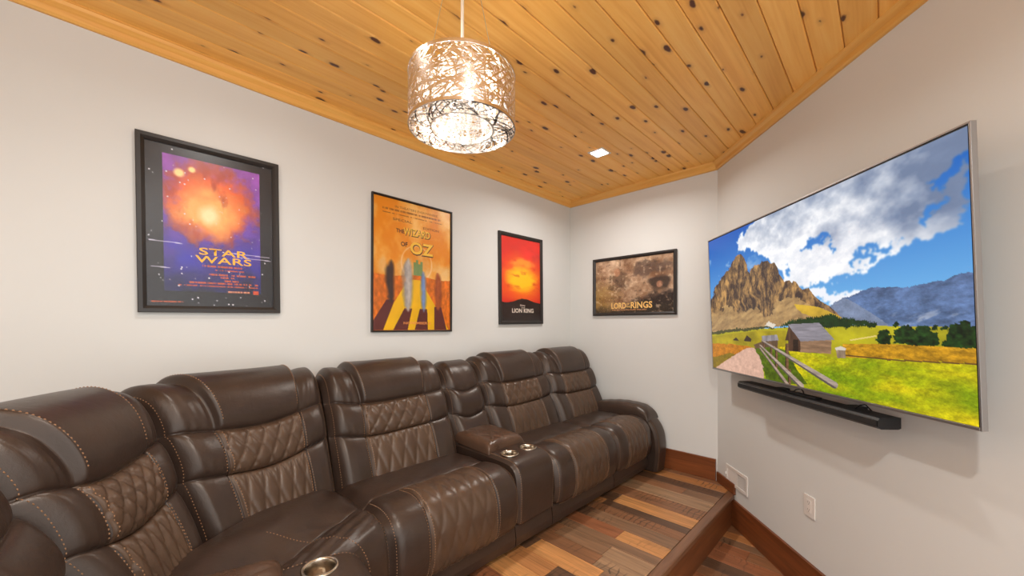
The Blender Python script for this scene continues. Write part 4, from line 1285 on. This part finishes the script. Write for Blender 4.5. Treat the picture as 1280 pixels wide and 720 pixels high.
def paint_space():
    p = Paint(190, 280, .68); U, V = p.U, p.V
    f1, f2, f3 = fbm(U*4, V*6, 31), fbm(U*9, V*12, 32), fbm(U*25, V*34, 33)
    p.C[:] = np.array([30, 27, 30])/255
    rs = np.random.RandomState(5)
    def stars(n, m):
        for _ in range(n):
            x, y = rs.rand(2); r = rs.choice([.003, .004, .006])
            p.put((np.hypot(U-x, (V-y)*1.47) < r)*m, (224, 220, 226))
    inner = (U > .12)*(U < .885)*(V > .055)*(V < .905)
    k = np.clip((V-.1)/.75, 0, 1)[..., None]
    sky = np.array([146, 78, 168])*(1-k) + np.array([50, 44, 140])*k
    p.put(inner, sky/255*(.7+.6*f2)[..., None])
    p.put(inner*np.clip((V-.68)*3.2+(f2-.5)*1.5, 0, 1)*.85, (26, 22, 34))
    p.put(inner*np.clip((f1-.52)*6, 0, 1)*np.clip((V-.55)*6, 0, 1)*np.clip((.8-V)*8, 0, 1), (58, 54, 190))
    # one warm glowing cloud, no figures
    d = np.hypot((U-.47)/.38, (V-.33)/.26) + (f2-.5)*.7 + (f3-.5)*.3
    p.put(inner*np.clip((1.12-d)*2.2, 0, 1), np.array([226, 96, 40])/255*(.75+.5*f2)[..., None])
    d2 = np.hypot((U-.46)/.32, (V-.38)/.22) + (f2-.5)*.6
    p.put(inner*np.clip((1-d2)*1.6, 0, 1), (250, 176, 96))
    d3 = np.hypot((U-.46)/.10, (V-.40)/.09) + (f2-.5)*.4
    p.put(inner*np.clip((1-d3)*1.6, 0, 1)*.9, (255, 232, 180))
    p.put(inner*np.clip((fbm(U*7, V*5, 35)-.5)*6, 0, 1)*np.clip((1.1-d)*3, 0, 1)*.6, (156, 50, 30))
    for x, y, r in ((.235, .16, .05), (.33, .125, .035)):
        p.put(inner*np.clip((r-np.hypot(U-x, (V-y)*1.47))/r*2, 0, 1), (255, 222, 150))
    stars(70, V > .0)
    for y, x0, x1 in ((.635, .62, .97), (.66, .70, .98), (.60, .02, .25), (.76, .03, .16)):
        p.put((np.abs(V-y-(U-x0)*.02) < .0022)*(U > x0)*(U < x1)*.8, (222, 214, 236))
    bars(p, [(.735, .40, .72, .004), (.757, .50, .74, .004), (.787, .45, .60, .0055), (.787, .63, .84, .0055), (.807, .54, .66, .0055), (.828, .57, .69, .005), (.846, .30, .86, .006), (.865, .22, .86, .003), (.972, .03, .25, .004)], (206, 92, 44), 1)
    p.put((U > .82)*(U < .865)*(V > .888)*(V < .912), (206, 80, 40)); bars(p, [(.90, .60, .79, .0045)], (236, 150, 110), 2)
    return p

def paint_road():
    p = Paint(190, 280, .68); U, V = p.U, p.V
    f1, f2, f3 = fbm(U*4, V*5, 41), fbm(U*9, V*10, 42), fbm(U*30, V*30, 43)
    k = np.clip((f1*.6+f2*.4-.38)*3.2, 0, 1)[..., None]
    p.C[:] = (np.array([226, 136, 24])*(1-k)+np.array([248, 196, 112])*k)/255
    p.put(np.clip((V-.3)*3, 0, 1)*np.clip((.62-V)*6, 0, 1)*np.clip((f2-.45)*4, 0, 1)*.5, (196, 176, 160))
    d = np.hypot((U-.53)/.20, (V-.47)/.14); p.put(np.clip(1-np.abs(d-1)*14, 0, 1)*.5, (250, 226, 206))
    for x, t in ((.50, .46), (.53, .44), (.56, .47), (.59, .45)): p.put((np.abs(U-x) < .016)*(V > t)*(V < .62)*.8, (96, 140, 92))
    grd = V > .575 + .01*np.sin(U*9)
    p.put(grd, np.array([214, 112, 26])/255*(.75+.5*f3)[..., None])
    road = inpoly(U, V, [(.42, .60), (.58, .60), (.98, 1.0), (.02, 1.0), (.12, .92)]); p.put(road, np.array([244, 188, 20])/255*(.9+.15*f2)[..., None])
    # long purple brown shadows on the road, and four plain upright forms
    forms = [(.20, .80, .46, .085, (66, 48, 42)), (.42, .86, .43, .10, (186, 178, 172)), (.62, .86, .52, .075, (122, 148, 196)), (.82, .84, .52, .10, (168, 84, 36))]
    for x, yb, yt, hw, c in forms:
        p.put(inpoly(U, V, [(x-.05, yb-.03), (x+.05, yb-.03), (x+(x-.5)*.35+.02, 1.0), (x+(x-.5)*.35-.16, 1.0)]), (96, 44, 40))
    for x, yb, yt, hw, c in forms:
        ty = np.clip((V-yt)/(yb-yt), 0, 1); prof = hw*(.72+.3*(f2-.5))*np.sqrt(np.clip(1-np.abs(2*ty-1)**4, 0, 1))
        m = np.clip((prof-np.abs(U-x+(f2-.5)*.05))/.04, 0, 1)*(V > yt)*(V < yb)
        sh = (1-.35*np.abs(U-x)/hw)*(.85+.3*f3)
        p.put(m, np.array(c)/255*sh[..., None])
    bars(p, [(.082, .10, .86, .007), (.108, .10, .88, .004)], (150, 92, 30), 4)
    return p

def paint_sunset():
    p = Paint(150, 210, .71); U, V = p.U, p.V
    f1, f2 = fbm(U*3, V*9, 51), fbm(U*6, V*22, 52)
    p.C[:] = np.array([222, 44, 32])/255*(.86+.25*f1)[..., None]
    d = np.hypot((U-.52)/.62, (V-.50)/.30)+(f1-.5)*.5
    p.put(np.clip((1.2-d)*1.5, 0, 1), (244, 112, 26)); d = np.hypot((U-.5)/.42, (V-.50)/.17)+(f2-.5)*.5
    p.put(np.clip((1.1-d)*1.8, 0, 1), (252, 196, 26))
    d = np.hypot((U-.52)/.34, (V-.29)/.055)+(f2-.5)*1.2; p.put(np.clip((1.1-d)*1.4, 0, 1)*.8, (252, 160, 40))
    p.put(np.clip((f2-.6)*7, 0, 1)*np.clip((.66-V)*9, 0, 1)*.45, (196, 40, 26))
    hill = V > .775 - .035*np.exp(-((U-.5)/.28)**2) + .02*np.sin(U*8)*.5 + (f2-.5)*.02
    p.put(hill, np.array([40, 26, 24])/255*(.8+.4*f2)[..., None])
    p.put((V > .72)*np.clip((V-.72)*5, 0, 1)*.5*(~hill), (120, 22, 20))
    return p

def paint_sepia():
    p = Paint(240, 165, 1.47); U, V = p.U, p.V
    f1, f2, f3 = fbm(U*5, V*4, 61), fbm(U*12, V*9, 62), fbm(U*26, V*18, 63)
    k = np.clip((f1*.5+f2*.5-.3)*2.4, 0, 1)[..., None]
    p.C[:] = (np.array([120, 84, 58])*(1-k)+np.array([222, 192, 160])*k)/255
    p.put(np.clip(1.2-np.hypot((U-.02)/.35, (V-.8)/.45)+(f2-.5), 0, 1)*.75, (146, 112, 48))
    p.put(np.clip((1-np.hypot((U-.74)/.30, (V-.22)/.15)+(f2-.5)*1.6)*2.5, 0, 1)*.75, (86, 66, 56))
    p.put(np.clip((1-np.hypot((U-.33)/.16, (V-.40)/.22)+(f2-.5)*1.8)*2.5, 0, 1)*.65, (74, 54, 40))
    p.put(np.clip((1-np.hypot((U-.30)/.05, (V-.24)/.08)+(f2-.5)*.8)*2.5, 0, 1)*.7, (196, 140, 104))
    p.put(np.clip((1-np.hypot((U-.84)/.14, (V-.48)/.20)+(f2-.5)*1.2)*2.5, 0, 1)*.85, (44, 32, 28))
    p.put(np.clip((1-np.hypot((U-.84)/.05, (V-.52)/.08)+(f2-.5)*.8)*2.5, 0, 1)*.7, (200, 140, 106))
    dark = np.clip((V-.98+.36*sm(.1, .8, U)+(f2-.5)*.25)*9, 0, 1); p.put(dark, (38, 28, 25))
    p.put(np.clip((V-.86+(f2-.5)*.25)*8, 0, 1)*.8, (52, 42, 26))
    p.put(np.clip((f3-.62)*7, 0, 1)*.5, (240, 214, 180)); p.put(np.clip((.36-f3)*7, 0, 1)*.5, (60, 44, 36))
    return p

poster(F_LEFT, -2.976, 1.918, .553, .801, .030, .026, 'tall black framed poster of a purple starry sky with orange glow', paint_space(), [
    ('STAR', .575, .640, .40, .046, (244, 182, 50), .012), ('WARS', .575, .692, .46, .046, (244, 182, 50), .012)], roll=.012)
Y_, DKB = (240, 190, 60), (70, 40, 26)
poster(F_LEFT, -1.858, 1.861, .634, .905, .013, .02, 'thin framed poster of a yellow road under an orange cloudy sky', paint_road(), [
    ('IN THEATERS EVERYWHERE', .53, .052, .56, .018, (150, 92, 30), .01), ('SPECIAL', .345, .150, .24, .019, (120, 70, 26), .01), ('EDITION', .72, .175, .22, .019, (120, 70, 26), .01),
    ('THE', .315, .232, .10, .030, DKB, .03), ('WIZARD', .535, .230, .36, .062, DKB, .05), ('WIZARD', .53, .227, .35, .056, Y_, .02, 1),
    ('OF', .365, .330, .085, .036, DKB, .03), ('OZ', .60, .352, .32, .108, DKB, .06), ('OZ', .595, .348, .31, .098, Y_, .03, 1),
    ('NOVEMBER 6', .54, .945, .36, .020, (240, 150, 80), .02)], roll=-.004)
poster(F_LEFT, -.756, 1.865, .576, .802, .032, .02, 'small dark framed poster of a red and yellow sunset over a black hill', paint_sunset(), [
    ('Disney', .52, .815, .13, .028, (226, 206, 190), .01), ('THE', .53, .842, .10, .012, (226, 206, 190), .01), ('LION KING', .53, .878, .56, .052, (236, 222, 206), .02)], roll=.012)
GO = (232, 188, 110)
poster(F_END, .696, 1.8235, .817, .556, .028, .022, 'wide black framed poster in sepia browns on the short end wall', paint_sepia(), [
    ('LORD', .325, .872, .20, .115, GO, .03), ('OF', .452, .845, .04, .035, GO, .02), ('THE', .452, .895, .055, .035, GO, .02), ('RINGS', .62, .868, .27, .12, GO, .03),
    ('THE MOTION PICTURE TRILOGY', .46, .953, .46, .024, (210, 150, 96), .02)], roll=.0)
